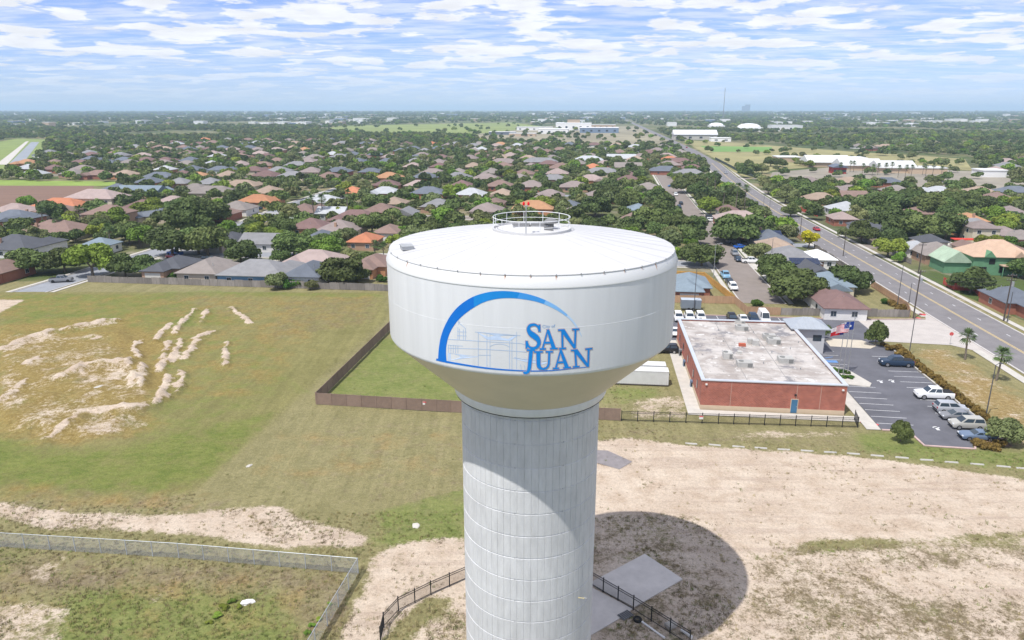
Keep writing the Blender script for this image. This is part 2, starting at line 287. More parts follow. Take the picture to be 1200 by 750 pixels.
def build_ground():
    def axis(lo, hi, step, far0, far1, g):
        c = np.arange(lo, hi + 1e-6, step); a = [lo]; s = step
        while a[-1] > far0: s *= g; a.append(a[-1] - s)
        b = [hi]; s = step
        while b[-1] < far1: s *= g; b.append(b[-1] + s)
        return np.concatenate([np.array(a[1:][::-1]), c, np.array(b[1:])])
    xs = axis(-165, 115, 0.42, -36000, 36000, 1.22); ys = axis(46, 196, 0.42, -6000, 36000, 1.22)
    X, Y = np.meshgrid(xs, ys); nx, ny = len(xs), len(ys)
    near = (X > -166) & (X < 116) & (Y > 45) & (Y < 197)
    dd = np.maximum(Y * CP + CAMH * SP, 1.0); Pu = 600 + FPX * X / dd; Pv = 375 - FPX * (Y * SP - CAMH * CP) / dd
    def mask(L, nb=3):
        m = np.zeros(X.shape)
        for P, v in L: m = np.maximum(m, np.where(inpoly(Pu, Pv, P) & near, v, 0))
        r = max(1, int(round(math.sqrt(nb) * .62)))
        for _ in range(3):                                   # box blur along both axes
            for ax in (0, 1):
                c = np.cumsum(np.concatenate([np.repeat(np.take(m, [0], ax), r + 1, ax), m, np.repeat(np.take(m, [-1], ax), r, ax)], ax), ax); n_ = m.shape[ax]
                m = (np.take(c, np.arange(2 * r + 1, 2 * r + 1 + n_), ax) - np.take(c, np.arange(0, n_), ax)) / (2 * r + 1)
        return m
    dirt, green, dead = mask(DIRT, 4), mask(GREEN, 30), mask(DEAD, 30)
    Z = np.zeros(X.shape)
    for P, h, wd in RIDGES:
        Q = [G(*p) for p in P]; d = np.full(X.shape, 1e9)
        for (x0, y0), (x1, y1) in zip(Q[:-1], Q[1:]):
            t = np.clip(((X - x0) * (x1 - x0) + (Y - y0) * (y1 - y0)) / ((x1 - x0) ** 2 + (y1 - y0) ** 2), 0, 1)
            d = np.minimum(d, np.hypot(X - x0 - t * (x1 - x0), Y - y0 - t * (y1 - y0)))
        d = d + (smooth_noise(X, Y, 0.5, 5) - .5) * 0.8 + (smooth_noise(X, Y, 1.4, 6) - .5) * 0.9
        wd *= .8; k = np.exp(-(np.maximum(d, 0) / wd) ** 2); lump = 0.25 + 0.9 * smooth_noise(X, Y, 0.8, 3) + .5 * smooth_noise(X, Y, 1.5, 31)
        Z += np.where(near, k * h * 1.25 * lump, 0); dirt = np.maximum(dirt, np.where(near, np.clip(1.3 * k - .2, 0, 1) * (0.55 + .6 * smooth_noise(X, Y, 0.9, 9)), 0))
    mound = np.where(inpoly(Pu, Pv, [(0, 385), (140, 378), (190, 470), (120, 515), (0, 500)]) & near, 1.0, 0)
    for _ in range(10):
        k = mound.copy(); k[1:-1, 1:-1] = (mound[:-2, 1:-1] + mound[2:, 1:-1] + mound[1:-1, :-2] + mound[1:-1, 2:]) / 4; mound = k
    Z += mound * (0.9 * smooth_noise(X, Y, 0.13, 1) + 0.4 * smooth_noise(X, Y, 0.4, 2))
    wob = np.where(near, 1.0, 0) * np.clip((Y - 47) / 3, 0, 1) * np.clip((194 - Y) / 3, 0, 1)
    flat = inpoly(Pu, Pv, [(690, 500), (700, 640), (690, 800), (850, 800), (830, 640), (760, 490)]) | (AB(X, Y)[0] > 3)
    Z += wob * np.where(flat, 0.0, 1.0) * 0.10 * (smooth_noise(X, Y, 0.35, 8) - .5) + wob * np.where(AB(X, Y)[1] < 101, .05, 0) * (smooth_noise(X, Y, 0.7, 12) - .5) * np.where(dirt > .3, 1, .3)
    Z = np.where(flat & (AB(X, Y)[1] > 98), 0, Z)
    Z -= 0.04
    me = bpy.data.meshes.new('ground')
    me.vertices.add(nx * ny); me.vertices.foreach_set('co', np.stack([X, Y, Z], -1).astype(np.float32).ravel())
    idx = np.arange(nx * ny).reshape(ny, nx); q = np.stack([idx[:-1, :-1], idx[:-1, 1:], idx[1:, 1:], idx[1:, :-1]], -1).reshape(-1, 4)
    me.loops.add(q.size); me.loops.foreach_set('vertex_index', q.ravel().astype(np.int32))
    me.polygons.add(len(q)); me.polygons.foreach_set('loop_start', (np.arange(len(q)) * 4).astype(np.int32))
    me.polygons.foreach_set('use_smooth', np.ones(len(q), bool)); me.update(calc_edges=True)
    gold = mask([([(0, 383), (140, 376), (200, 400), (190, 470), (180, 512), (60, 528), (-30, 505)], 1.0), ([(0, 560), (330, 588), (200, 604), (0, 592)], .7), ([(180, 345), (450, 345), (430, 385), (290, 390)], .55), ([(-30, 345), (330, 345), (380, 400), (300, 470), (0, 470)], .6), ([(300, 500), (545, 500), (545, 560), (300, 580)], .45), ([(1062, 405), (1108, 408), (1210, 470), (1210, 530), (1185, 520)], 1.0), ([(-40, 650), (420, 672), (400, 760), (-40, 760)], .5)], 40)
    tall = mask([([(-300, 342), (452, 343), (455, 372), (228, 577), (140, 588), (-300, 578)], 1.0)], 2)
    green = np.where(inpoly(Pu, Pv, [(455, 372), (600, 380), (600, 560), (430, 600), (300, 600), (228, 577)]) & (AB(X, Y)[1] < 104.3), green * (.3 + .7 * tall), green)
    me.vertices.foreach_set('co', np.stack([X, Y, Z + tall * .22], -1).astype(np.float32).ravel())
    for n, a in (('dirt', dirt), ('green', green), ('dead', dead), ('near', near * 1.0), ('tall', tall), ('gold', gold)):
        at = me.attributes.new(n, 'FLOAT', 'POINT'); at.data.foreach_set('value', a.astype(np.float32).ravel())
    m = bpy.data.materials.new('ground'); m.use_nodes = True; nt = m.node_tree; N = nt.nodes; L = nt.links; p = N['Principled BSDF']
    p.inputs['Roughness'].default_value = 0.95; p.inputs['Specular IOR Level'].default_value = 0.1
    geo = N.new('ShaderNodeNewGeometry')
    def noise(s, d=6, r=.6, st=None):
        n = N.new('ShaderNodeTexNoise'); n.inputs['Scale'].default_value = s; n.inputs['Detail'].default_value = d; n.inputs['Roughness'].default_value = r
        if st:
            mp = N.new('ShaderNodeMapping'); mp.inputs['Scale'].default_value = st[0]; mp.inputs['Rotation'].default_value = (0, 0, st[1]); L.new(geo.outputs['Position'], mp.inputs[0]); L.new(mp.outputs[0], n.inputs[0])
        else: L.new(geo.outputs['Position'], n.inputs[0])
        return n.outputs[0]
    def attr(n):
        a = N.new('ShaderNodeAttribute'); a.attribute_name = n; return a.outputs['Fac']
    def M(op, a, b):
        k = N.new('ShaderNodeMath'); k.operation = op
        for i, v in enumerate((a, b)):
            if hasattr(v, 'node'): L.new(v, k.inputs[i])
            else: k.inputs[i].default_value = v
        return k.outputs[0]
    def sm(v, a, b, lo=0., hi=1.):
        r = N.new('ShaderNodeMapRange'); r.interpolation_type = 'SMOOTHSTEP'; L.new(v, r.inputs[0])
        for i, k in enumerate((a, b, lo, hi)): r.inputs[i + 1].default_value = k
        return r.outputs[0]
    def mix(f, a, b):
        k = N.new('ShaderNodeMix'); k.data_type = 'RGBA'
        if hasattr(f, 'node'): L.new(f, k.inputs[0])
        else: k.inputs[0].default_value = f
        for i, c in ((6, a), (7, b)):
            if hasattr(c, 'node'): L.new(c, k.inputs[i])
            else: k.inputs[i].default_value = (*c, 1)
        return k.outputs[2]
    nL, nM, nS, nF = noise(0.07, 5), noise(0.32, 8, .65), noise(1.4, 6, .7), noise(5.0, 5, .75)
    mow = noise(0.9, 3, .5, ((1.0, 0.06, 1), math.radians(-6.3)))
    wind = M('ADD', M('MULTIPLY', noise(1.0, 8, .7, ((0.7, 1.3, 1), math.radians(35))), .6), M('MULTIPLY', noise(0.25, 6, .65), .4))
    dry = mix(sm(M('ADD', M('MULTIPLY', mow, .3), M('MULTIPLY', M('ADD', nS, nM), .35)), .35, .65), (0.188, 0.172, 0.078), (0.285, 0.252, 0.125))
    gr = mix(sm(wind, .35, .66), (0.125, 0.165, 0.040), (0.225, 0.238, 0.080))
    dd_ = mix(sm(nS, .35, .65), (0.165, 0.118, 0.075), (0.26, 0.205, 0.145))
    g1 = sm(M('ADD', attr('green'), M('MULTIPLY', M('SUBTRACT', nM, .5), 1.5)), .2, .75)
    col = mix(M('MULTIPLY', g1, .9), dry, gr)
    d1 = sm(M('ADD', attr('dead'), M('MULTIPLY', M('SUBTRACT', noise(0.45, 7, .6), .5), 1.6)), .35, .95)
    col = mix(M('MULTIPLY', d1, .75), col, dd_)
    gd = mix(sm(nS, .3, .7), (0.235, 0.155, 0.058), (0.36, 0.265, 0.12))
    col = mix(M('MULTIPLY', sm(M('ADD', attr('gold'), M('MULTIPLY', M('SUBTRACT', noise(0.2, 8, .65), .5), 2.2)), .35, 1.05), .85), col, gd)
    tl = N.new('ShaderNodeMix'); tl.data_type = 'RGBA'; tl.blend_type = 'MULTIPLY'; L.new(attr('tall'), tl.inputs[0]); L.new(col, tl.inputs[6]); tl.inputs[7].default_value = (.88, .90, .74, 1); col = tl.outputs[2]
    dirtc = mix(sm(nM, .3, .7), (0.45, 0.352, 0.262), (0.60, 0.505, 0.40))
    tracks = noise(0.5, 4, .6, ((0.10, 1.5, 1), math.radians(4)))
    dirtc = mix(M('MULTIPLY', sm(tracks, .5, .66), .45), dirtc, (0.37, 0.285, 0.225))
    dirtc = mix(M('MULTIPLY', sm(nF, .52, .7), .5), dirtc, (0.33, 0.27, 0.22))
    dirtc = mix(M('MULTIPLY', sm(noise(0.16, 9, .7), .52, .68), .55), dirtc, (0.36, 0.27, 0.20))
    dn = M('ADD', M('MULTIPLY', nS, .42), M('ADD', M('MULTIPLY', nM, .40), M('ADD', M('MULTIPLY', nF, .30), M('MULTIPLY', noise(0.11, 4, .55), .28))))
    k = sm(M('ADD', attr('dirt'), M('MULTIPLY', M('SUBTRACT', dn, .70), 2.5)), .36, .72)
    # far land: lawns, dry lots, scrub
    far = mix(sm(noise(0.02, 5), .4, .62), (0.085, 0.115, 0.035), (0.24, 0.205, 0.115))
    far = mix(M('MULTIPLY', sm(noise(0.06, 4), .55, .65), .55), far, (0.33, 0.28, 0.22))
    far = mix(M('MULTIPLY', sm(noise(0.0035, 4), .45, .62), .7), far, (0.055, 0.085, 0.035))
    col = mix(attr('near'), far, col); k = M('MULTIPLY', k, attr('near'))
    col = mix(k, col, dirtc)
    fine = M('ADD', M('MULTIPLY', nF, .5), M('ADD', M('MULTIPLY', noise(2.2, 6, .75), .3), M('MULTIPLY', noise(11.0, 4, .7), .2)))
    fine = sm(fine, .34, .66, .70, 1.27); hv = N.new('ShaderNodeHueSaturation'); L.new(col, hv.inputs['Color']); L.new(fine, hv.inputs['Value']); col = hv.outputs[0]
    L.new(col, p.inputs['Base Color'])
    bp = N.new('ShaderNodeBump'); bp.inputs['Strength'].default_value = 0.7; bp.inputs['Distance'].default_value = 0.25
    L.new(M('ADD', M('MULTIPLY', nF, .6), nS), bp.inputs['Height']); L.new(bp.outputs[0], p.inputs['Normal'])
    me.materials.append(m)
    o = ob('ground', me); tag(o, 'wide flat ground of dry grass and pale bare dirt', 'ground', kind='structure')
    return dirt, green, dead, X, Y, Z, near
GD = build_ground()
def ground_z(x, y):
    X, Y, Z = GD[3], GD[4], GD[5]
    j = np.clip(np.searchsorted(X[0], x), 0, X.shape[1] - 1); i = np.clip(np.searchsorted(Y[:, 0], y), 0, X.shape[0] - 1); return Z[i, j]

# ------------------------------------------------------------------ roads and paving
def resample(P, step):
    out = [P[0]]
    for (x0, y0), (x1, y1) in zip(P[:-1], P[1:]):
        n = max(1, int(math.hypot(x1 - x0, y1 - y0) / step))
        for i in range(1, n + 1): out.append((x0 + (x1 - x0) * i / n, y0 + (y1 - y0) * i / n))
    return out
def offs(P, d):
    out = []
    for i, (x, y) in enumerate(P):
        x0, y0 = P[max(i - 1, 0)]; x1, y1 = P[min(i + 1, len(P) - 1)]; l = math.hypot(x1 - x0, y1 - y0) or 1
        out.append((x + (y1 - y0) / l * d, y - (x1 - x0) / l * d))       # positive = to the right of travel
    return out
def strip_mb(P, d0, d1, z, mb=None, h=0.0):
    mb = mb or MB(); A, B = offs(P, d0), offs(P, d1); n = len(P)
    if h == 0:
        mb.add([(x, y, z) for x, y in A] + [(x, y, z) for x, y in B], [(n + i, n + i + 1, i + 1, i) if d0 < d1 else (i, i + 1, n + i + 1, n + i) for i in range(n - 1)])
    else:
        vs = [(x, y, z) for x, y in A] + [(x, y, z) for x, y in B] + [(x, y, z + h) for x, y in A] + [(x, y, z + h) for x, y in B]; fs = []
        for i in range(n - 1):
            fs += [(2 * n + i, 3 * n + i, 3 * n + i + 1, 2 * n + i + 1), (i, 2 * n + i, 2 * n + i + 1, i + 1), (n + i, n + i + 1, 3 * n + i + 1, 3 * n + i)]
        mb.add(vs, fs)
    return mb
def dashes(P, d, w, on, off, z, mb=None):
    mb = mb or MB(); Q = resample(P, 1.5); L = 0; seg = []; per = on + off
    for i in range(1, len(Q)):
        L += math.hypot(Q[i][0] - Q[i - 1][0], Q[i][1] - Q[i - 1][1])
        if L % per < on: seg.append(Q[i])
        else:
            if len(seg) > 1: strip_mb(seg, d - w / 2, d + w / 2, z, mb)
            seg = []
    return mb
def struct(name, mb, m, label, parent=None, up=True):
    o = mb.build(name, m, parent)
    if up: fix_up(o)
    if parent is None: tag(o, label, kind='structure')
    return o
def fix_up(o):
    bm = bmesh.new(); bm.from_mesh(o.data); bm.normal_update()
    fl = [f for f in bm.faces if f.normal.z < -0.5 and all(abs(v.co.z - f.verts[0].co.z) < 1e-4 for v in f.verts)]
    if fl and len(fl) == len(bm.faces): bmesh.ops.reverse_faces(bm, faces=fl)
    bm.to_mesh(o.data); bm.free()
def pave(name, abpts, z, m, label, h=0.0, parent=None):
    P = [W(*p) for p in abpts]; mb = MB()
    if h: mb.prism(P, z, z + h)
    else: mb.poly([(x, y, z) for x, y in P])
    return struct(name, mb, m, label, parent)

AVAB = [(85, 60), (85, 250), (85, 350), (87.5, 430), (93, 528), (103.5, 671), (110, 862), (114, 1170), (117, 1553), (124, 2443), (132, 3300)]
AVE = resample([W(*p) for p in AVAB], 12)
av = struct('avenue', strip_mb(AVE, -6.4, 6.4, 0.02), AVEN, 'wide grey four-lane avenue with double yellow line')
AVN = resample([W(*p) for p in AVAB[:6]], 6)
mk = MB(); strip_mb(AVN, -.28, -.10, 0.03, mk); strip_mb(AVN, .10, .28, 0.03, mk); o = mk.build('centre_line', PAINTY, av); o['kind'] = 'stuff'
mk = dashes(AVN, -3.2, .18, 3, 9, .03); dashes(AVN, 3.2, .18, 3, 9, .03, mk); o = mk.build('lane_dash', PAINTW, av); o['kind'] = 'stuff'
for s, lab in ((-1, 'pale concrete kerb on the parking lot side of the avenue'), (1, 'pale concrete kerb on the far side of the avenue')):
    e = sorted((s * 6.4, s * 6.75)); struct('kerb', strip_mb(AVN, e[0], e[1], 0.0, None, .14), KERB, lab, up=False)
struct('sidewalk', strip_mb([p for p in AVN if AB(*p)[1] < 149], -9.3, -7.6, .03, None, .04), WALK, 'concrete sidewalk between avenue and dry lawn', up=False)
struct('sidewalk', strip_mb([p for p in AVN if AB(*p)[1] > 168], -9.0, -7.4, .03, None, .04), WALK, 'concrete sidewalk along the back fences of the houses', up=False)
struct('sidewalk', strip_mb([p for p in AVN if AB(*p)[1] > 150], 8.2, 9.6, .03, None, .04), WALK, 'concrete sidewalk on the far side of the avenue', up=False)
# side street and neighbourhood streets
def street(name, pts, w, m, label, kerbs=True, z=.012):
    P = resample([W(*p) for p in pts], 10); o = struct(name, strip_mb(P, -w / 2, w / 2, z), m, label)
    if kerbs:
        for s in (-1, 1):
            e = sorted((s * w / 2, s * (w / 2 + .3))); k = strip_mb(P, e[0], e[1], 0.0, None, .12).build('kerb', KERB, o)
            e = sorted((s * (w / 2 + .9), s * (w / 2 + 2.1))); strip_mb(P, e[0], e[1], 0.0, None, .07).build('sidewalk', WALK, o)
    return o
street('side_street', [(42.5, 178.6), (43, 230), (45, 300), (45, 360), (48, 480), (50, 560)], 10.5, STRT, 'tan asphalt side street lined with parked cars')
street('lane', [(-146, 158), (-144.5, 190), (-143, 290), (-148, 350), (-150, 430)], 8.5, LSTR, 'pale grey residential street past the end of the board fence')
lp = [W(*p) for p in ((-145, 170), (-150, 163), (-160, 158), (-176, 155))]
struct('lane', strip_mb(resample(lp, 3), -4.2, 4.2, .022), LSTR, 'curved end of the pale grey street in the grass')
STREETS_B = [225, 315, 405, 495, 590]
for i, b in enumerate(STREETS_B):
    street('cross_street', [(-410 if i else -138.5, b), (37.2 if i < 4 else 42, b)], 8.0, STRT if i % 2 else LSTR, ('first', 'second', 'third', 'fourth', 'fifth')[i] + ' residential cross street beyond the grey board fence', kerbs=i < 2, z=.008)
for i, b in enumerate((262, 352, 440, 520)):
    street('cross_street', [(92.2 + (b > 420) * 3, b), (420, b + 10)], 8.0, STRT, 'residential cross street %s on the far side of the avenue' % ('nearest the unfinished house', 'second after the unfinished house', 'third after the unfinished house', 'fourth after the unfinished house')[i], kerbs=False, z=.008)
street('avenue_stub', [(50.2, 262), (78.3, 262)], 7.0, LSTR, 'short pale street joining side street and avenue', kerbs=False, z=.006)
# parking lot
pave('parking_lot', [(43.9, 105.2), (47.9, 105), (48.1, 100.3), (54.4, 100), (56.0, 103.8), (60, 104), (60, 146), (57, 149), (60.5, 150), (60.5, 166), (14, 166), (14, 146.3), (40.5, 146.3), (40.5, 139), (43.9, 135)], .010, ASPH, 'dark asphalt parking lot round the brick building')
pave('driveway', [(60.5, 150), (73, 149), (76, 146), (78.3, 140), (78.3, 174), (76, 168), (60.5, 166)], .016, mat('drive_concrete', (.46, .42, .385), .9, .12, .4), 'pale concrete driveway joining lot and avenue')
pave('apron', [(48.5, 145.5), (56, 144.8), (58, 147), (56.2, 150.4), (48.8, 151)], .022, mat('apron_concrete', (.52, .46, .37), .9, .1, .5), 'cream concrete apron in the parking lot')
pave('walkway', [(15.9, 107.6), (43.6, 107.6), (43.6, 109.6), (18, 109.7), (18, 146), (15.9, 146)], .03, WALK, 'pale concrete walk along two sides of the brick building', h=.05)
pave('walkway', [(41.7, 104.9), (43.75, 104.9), (43.75, 139), (41.7, 139)], .025, WALK, 'concrete walk between brick building and parking stalls', h=.08)
pave('flag_island', [(43.9, 124), (48.3, 122.8), (49.2, 124.6), (47.2, 132), (43.9, 133.2)], .0, WALK, 'raised concrete island under the flagpoles', h=.16)
pave('kerb_island', [(55, 100.6), (60.2, 101.2), (60.2, 103.6), (56.2, 103.5)], -.02, mat('mulch', (.22, .15, .11), .95, .3, 2), 'mulched kerb island with shrubs at the lot end', h=.16)
kp = [W(*p) for p in ((43.9, 105.1), (47.8, 104.9), (48.0, 100.2), (54.5, 99.9), (56.1, 103.7), (60.1, 103.9))]
struct('kerb', strip_mb(resample(kp, 1), -.0, .28, 0., None, .14), PKERB, 'pinkish kerb round the end of the parking lot', up=False)
kp = [W(*p) for p in ((60.1, 104), (60.1, 146))]; struct('kerb', strip_mb(resample(kp, 4), 0, .25, 0, None, .14), KERB, 'kerb between parking stalls and hedge', up=False)
kp = [W(*p) for p in ((14, 166.1), (60.4, 166.1), (76, 168.2))]; struct('kerb', strip_mb(resample(kp, 4), -.25, 0, 0, None, .14), PKERB, 'kerb along the fence side of the lot', up=False)
mk = MB()
def line_ab(a0, b0, a1, b1, w=.12, z=.018): strip_mb([W(a0, b0), W(a1, b1)], -w / 2, w / 2, z, mk)
for i in range(13): line_ab(54.6, 107 + i * 2.75, 59.9, 107 + i * 2.75)
for i in range(7): line_ab(44.1, 107.5 + i * 2.6, 49.3, 107.3 + i * 2.6)
for i in range(4): line_ab(44.1, 134.5 + i * 2.6, 48.3, 134.5 + i * 2.6)
for i in range(11): line_ab(15.5 + i * 2.75, 160.9, 15.5 + i * 2.75, 165.9)
for a, b in ((51.2, 126), (53.3, 126.5), (52.3, 106.5)): line_ab(a, b - .7, a, b + .7, .45); line_ab(a - .5, b + .3, a + .5, b + .3, .3)
struct('stall_markings', mk, PAINTW, 'white painted stall lines and arrows on the lot asphalt')
mk = MB(); line_ab(45.0, 136, 47, 136, 1.3, .024); line_ab(45.2, 131.9 + 6, 47, 131.9 + 6.9, .2, .024)
struct('handicap_marking', mk, mat('blue_paint', (.12, .25, .5), .8, .2), 'blue painted accessible stall marking beside the flag island')
mk = MB(); line_ab(42.0, 107.9, 43.7, 106.3, 1.3, .095); struct('ramp_marking', mk, REDP, 'red painted ramp corner at end of the concrete walk')
mk = MB(); line_ab(76.6, 171.5, 77.4, 172.8, 1.3, .1); line_ab(74.6, 168.9, 75.2, 169.4, 1, .03); struct('ramp_marking', mk, REDP, 'red painted ramp corner beside driveway and avenue')
def pxpoly(name, pts, z, m, label, h=0.0):
    mb = MB(); P = [G(*p) for p in pts]
    if h: mb.prism(P[::-1], z, z + h)
    else: mb.poly([(x, y, z) for x, y in P])
    o = struct(name, mb, m, label); return fix_normals(o) if h else o
pxpoly('concrete_pad', [(755.6, 649.5), (800, 679), (743, 712), (690, 684)], -.05, PAD, 'square concrete pad outside the black fence', .12)
pxpoly('concrete_pad', [(690, 687), (741.5, 714), (728, 724), (640, 775), (640, 700)], -.05, PAD, 'concrete pad between tower and black fence', .118)
pxpoly('asphalt_patch', [(690, 527), (712, 528), (741, 541), (726, 550), (690, 540)], .012, mat('old_asphalt', (.23, .21, .21), .95, .2, 1), 'grey broken asphalt patch beside the tower')
# ploughed field, canal, green strip, park fields, school grounds
def pxsheet(name, pts, z, m, label): return pxpoly(name, pts, z, m, label)
pxsheet('field', [(-160, 217), (110, 217), (108, 232), (70, 246), (-160, 253)], .05, mat('ploughed_soil', (.20, .125, .09), .95, .14, .05, stretch=(.3, 3, 1)), 'brown ploughed field behind the houses')
pxsheet('grass_strip', [(-160, 209), (150, 213), (150, 218), (-160, 217)], .06, mat('strip_grass', (.22, .30, .06), .9, .2, .05), 'bright grass strip along the ploughed field')
pxsheet('canal_bank', [(-130, 188), (20, 162.5), (56, 163.5), (45, 185), (22, 199), (-130, 205)], .06, mat('bank_grass', (.20, .25, .07), .9, .25, .03), 'grassy canal bank')
pxsheet('bank_track', [(-5, 193), (30, 166), (34, 165.5), (8, 193)], .09, WALK, 'pale track along the canal bank')
pxsheet('canal', [(11, 191.5), (36.5, 166.5), (46, 166.5), (27, 191.5)], .11, mat('canal_water', (.27, .29, .31), .6, .1, .02), 'straight grey-blue irrigation canal')
pxsheet('park_field', [(372, 152), (400, 147.5), (600, 143.5), (640, 149), (575, 160), (420, 158)], .2, mat('park_grass', (.21, .25, .075), .9, .25, .008), 'pale green open playing field beyond the oaks')
pxsheet('school_ground', [(560, 157), (640, 149), (745, 148), (768, 158), (790, 168), (700, 170), (560, 163)], .25, mat('school_paving', (.27, .24, .16), .9, .4, .012), 'pale paved grounds around the far school')
pxsheet('sports_field', [(812, 172), (800, 164), (870, 168), (1000, 178), (1130, 186), (1140, 200), (1000, 192), (905, 200), (880, 210), (860, 202), (838, 186)], .12, mat('sports_grass', (.28, .255, .115), .9, .3, .02), 'dry sports ground beside the avenue')
pxsheet('sports_field', [(820, 171), (905, 172.5), (902, 178), (835, 178)], .18, mat('pitch_grass', (.15, .27, .07), .9, .15, .02), 'green pitch inside the sports ground')
pxsheet('plaza', [(905, 202), (1000, 194), (1140, 201), (1210, 214), (1210, 226), (1120, 222), (1000, 214), (900, 214)], .13, mat('plaza_paving', (.27, .24, .19), .9, .3, .03), 'pale paved yard round the white roofed sheds')

# ================================================================== WATER TOWER
TX, TY, TR = 1.406, 52.257, 10.412
def smooth_by_angle(o, ang=35):
    me = o.data; me.polygons.foreach_set('use_smooth', [True] * len(me.polygons))
    try: me.set_sharp_from_angle(angle=math.radians(ang))
    except Exception: pass
def build_tower():
    t = thing('water_tower', 'tall white water tower with blue arch logo on a ribbed concrete shaft', 'water tower', (TX, TY, 0))
    N = 160
    k = MB().lathe([(TR, 35.8), (TR, 30.42), (TR - .02, 30.32), (TR - .08, 30.22)], N).build('tank_wall', WHITE, t); smooth_by_angle(k, 30)
    fix_normals(k)
    c = MB().lathe([(TR - .08, 30.22), (TR - .2, 30.1), (5.95, 26.15), (5.78, 26.02)], N).build('tank_cone', CONEP, t); smooth_by_angle(c, 30); fix_normals(c)
    for i in range(24):
        a = 2 * math.pi * (i + .4) / 24; ca, sa = math.cos(a), math.sin(a)
        MB().tube((10.05 * ca, 10.05 * sa, 29.995), (6.0 * ca, 6.0 * sa, 26.2), .012, n=4).build('weld_seam', CONEP, c)
    sm_ = MB().lathe([(TR, 33.28), (TR + .006, 33.3), (TR, 33.32)], N).build('weld_seam', WHITE, k)
    rimm = rust_mat()
    k = MB().lathe([(10.16, 36.53), (10.25, 36.33), (TR + .035, 35.86), (TR + .035, 35.78), (TR - .05, 35.76)], N).build('roof_rim', rimm, t); smooth_by_angle(k, 30); fix_normals(k)
    pr = [(0.02, 37.98), (1.2, 37.93), (2.7, 37.66), (5, 37.32), (8, 36.88), (10.2, 36.56), (10.215, 36.52), (10.14, 36.5)]
    k = MB().lathe(pr, N).build('roof', ROOFWHITE, t); smooth_by_angle(k, 30); fix_normals(k)
    for i in range(32):                       # radial roof plate laps
        a = 2 * math.pi * i / 32 + .05
        MB().add([(r * math.cos(a + s * .010 / r * 4), r * math.sin(a + s * .010 / r * 4), z + .004) for s in (-1, 1) for r, z in ((2.8, 37.645), (5, 37.325), (8, 36.885), (10.1, 36.58))], [(0, 1, 5, 4), (1, 2, 6, 5), (2, 3, 7, 6)]).build('roof_lap', ROOFWHITE, k)
    k = MB().lathe([(5.78, 26.05), (5.82, 26.0), (5.80, 25.55), (5.72, 25.42), (5.25, 25.4)], N).build('base_ring', WHITE, t); smooth_by_angle(k, 30); fix_normals(k)
    MB().lathe([(5.7, 25.42), (5.72, 25.36), (5.3, 25.34)], 96).build('drip_gap', DARK, k)
    # concrete shaft: one mesh per lift, grooved into ribs
    n = 64; R = 5.29; lh = 1.86
    m = MB(); dep = .03; gw = .045
    ang = []
    for i in range(n):
        a0 = 2 * math.pi * i / n; d = 2 * math.pi / n; g = gw / R
        ang += [(a0, R - dep), (a0 + g * .5, R), (a0 + d * .5, R + .004), (a0 + d - g * .5, R)]
    zs = [(-.0, -dep * 1.3), (.035, -dep * 1.3), (.05, 0), (lh - .05, 0), (lh - .035, -dep * 1.3), (lh, -dep * 1.3)]
    vs = []; na = len(ang)
    for z, dr in zs:
        for a, r in ang: vs.append(((r + dr) * math.cos(a), (r + dr) * math.sin(a), z))
    fs = [(j * na + i, j * na + (i + 1) % na, (j + 1) * na + (i + 1) % na, (j + 1) * na + i) for j in range(len(zs) - 1) for i in range(na)]
    m.add(vs, fs); me = m.mesh('shaft_lift', CONC)
    z = 23.13; lifts = []
    while z > -.5: lifts.append(z); z -= lh
    zt = 23.13 + lh
    for i, zz in enumerate([zt] + lifts[:]):
        o = ob('shaft_lift', me, t, (0, 0, zz - lh))
    o = ob('shaft_lift', me, t, (0, 0, zt), 0, (1, 1, .38))
    MB().lathe([(R - .06, -.3), (R - .06, 25.5)], 96).build('shaft_core', CONC, t)
    for a in (-1.12, -1.80, .4, 2.4): MB().box(((R - .022) * math.cos(a), (R - .022) * math.sin(a), 12.6), (.045, .03, 25.3), a).build('pour_joint', mat('joint_fill', (.3, .3, .31), .9, .2), t)
    # rim brackets
    for i in range(42):
        a = 2 * math.pi * (i + .3) / 42; MB().box((10.22 * math.cos(a), 10.22 * math.sin(a), 36.55), (.10, .035, .10), a).build('rim_bracket', STEEL, t)
    # railing
    rr = 2.77; rail = None
    for zr, rad in ((38.56, .026), (38.12, .017)):
        m = MB(); q = 48
        for i in range(q):
            a, b = 2 * math.pi * i / q, 2 * math.pi * (i + 1) / q; m.tube((rr * math.cos(a), rr * math.sin(a), zr), (rr * math.cos(b), rr * math.sin(b), zr), rad, n=6, cap=False)
        m.build('guard_rail', WHITE, t)
    MB().lathe([(rr - .05, 37.64), (rr - .05, 37.80), (rr + .05, 37.80), (rr + .05, 37.62)], 64).build('toe_ring', ROOFWHITE, t)
    pm = MB().tube((0, 0, 37.6), (0, 0, 38.56), .022, n=6).mesh('rail_post', WHITE)
    for i in range(12):
        a = 2 * math.pi * (i + .35) / 12; ob('rail_post', pm, t, (rr * math.cos(a), rr * math.sin(a), 0))
    hm = mat('hatch_grey', (.20, .20, .20), .6, .1)
    for x, y, sx, sy in ((-.75, -.35, 1.15, .8), (.55, -.25, 1.1, .85)):
        h = MB().box((x, y, 37.98), (sx, sy, .16)).build('roof_hatch', ROOFWHITE, t); MB().box((x, y, 38.09), (sx + .12, sy + .12, .05)).build('hatch_lid', hm, h)
    v = MB().tube((1.35, -.7, 37.7), (1.35, -.7, 38.25), .22, n=16).build('vent', hm, t); MB().lathe([(.02, 38.55), (.3, 38.5), (.48, 38.35), (.5, 38.22), (.2, 38.22)], 20, 1.35, -.7).build('vent_cap', hm, v)
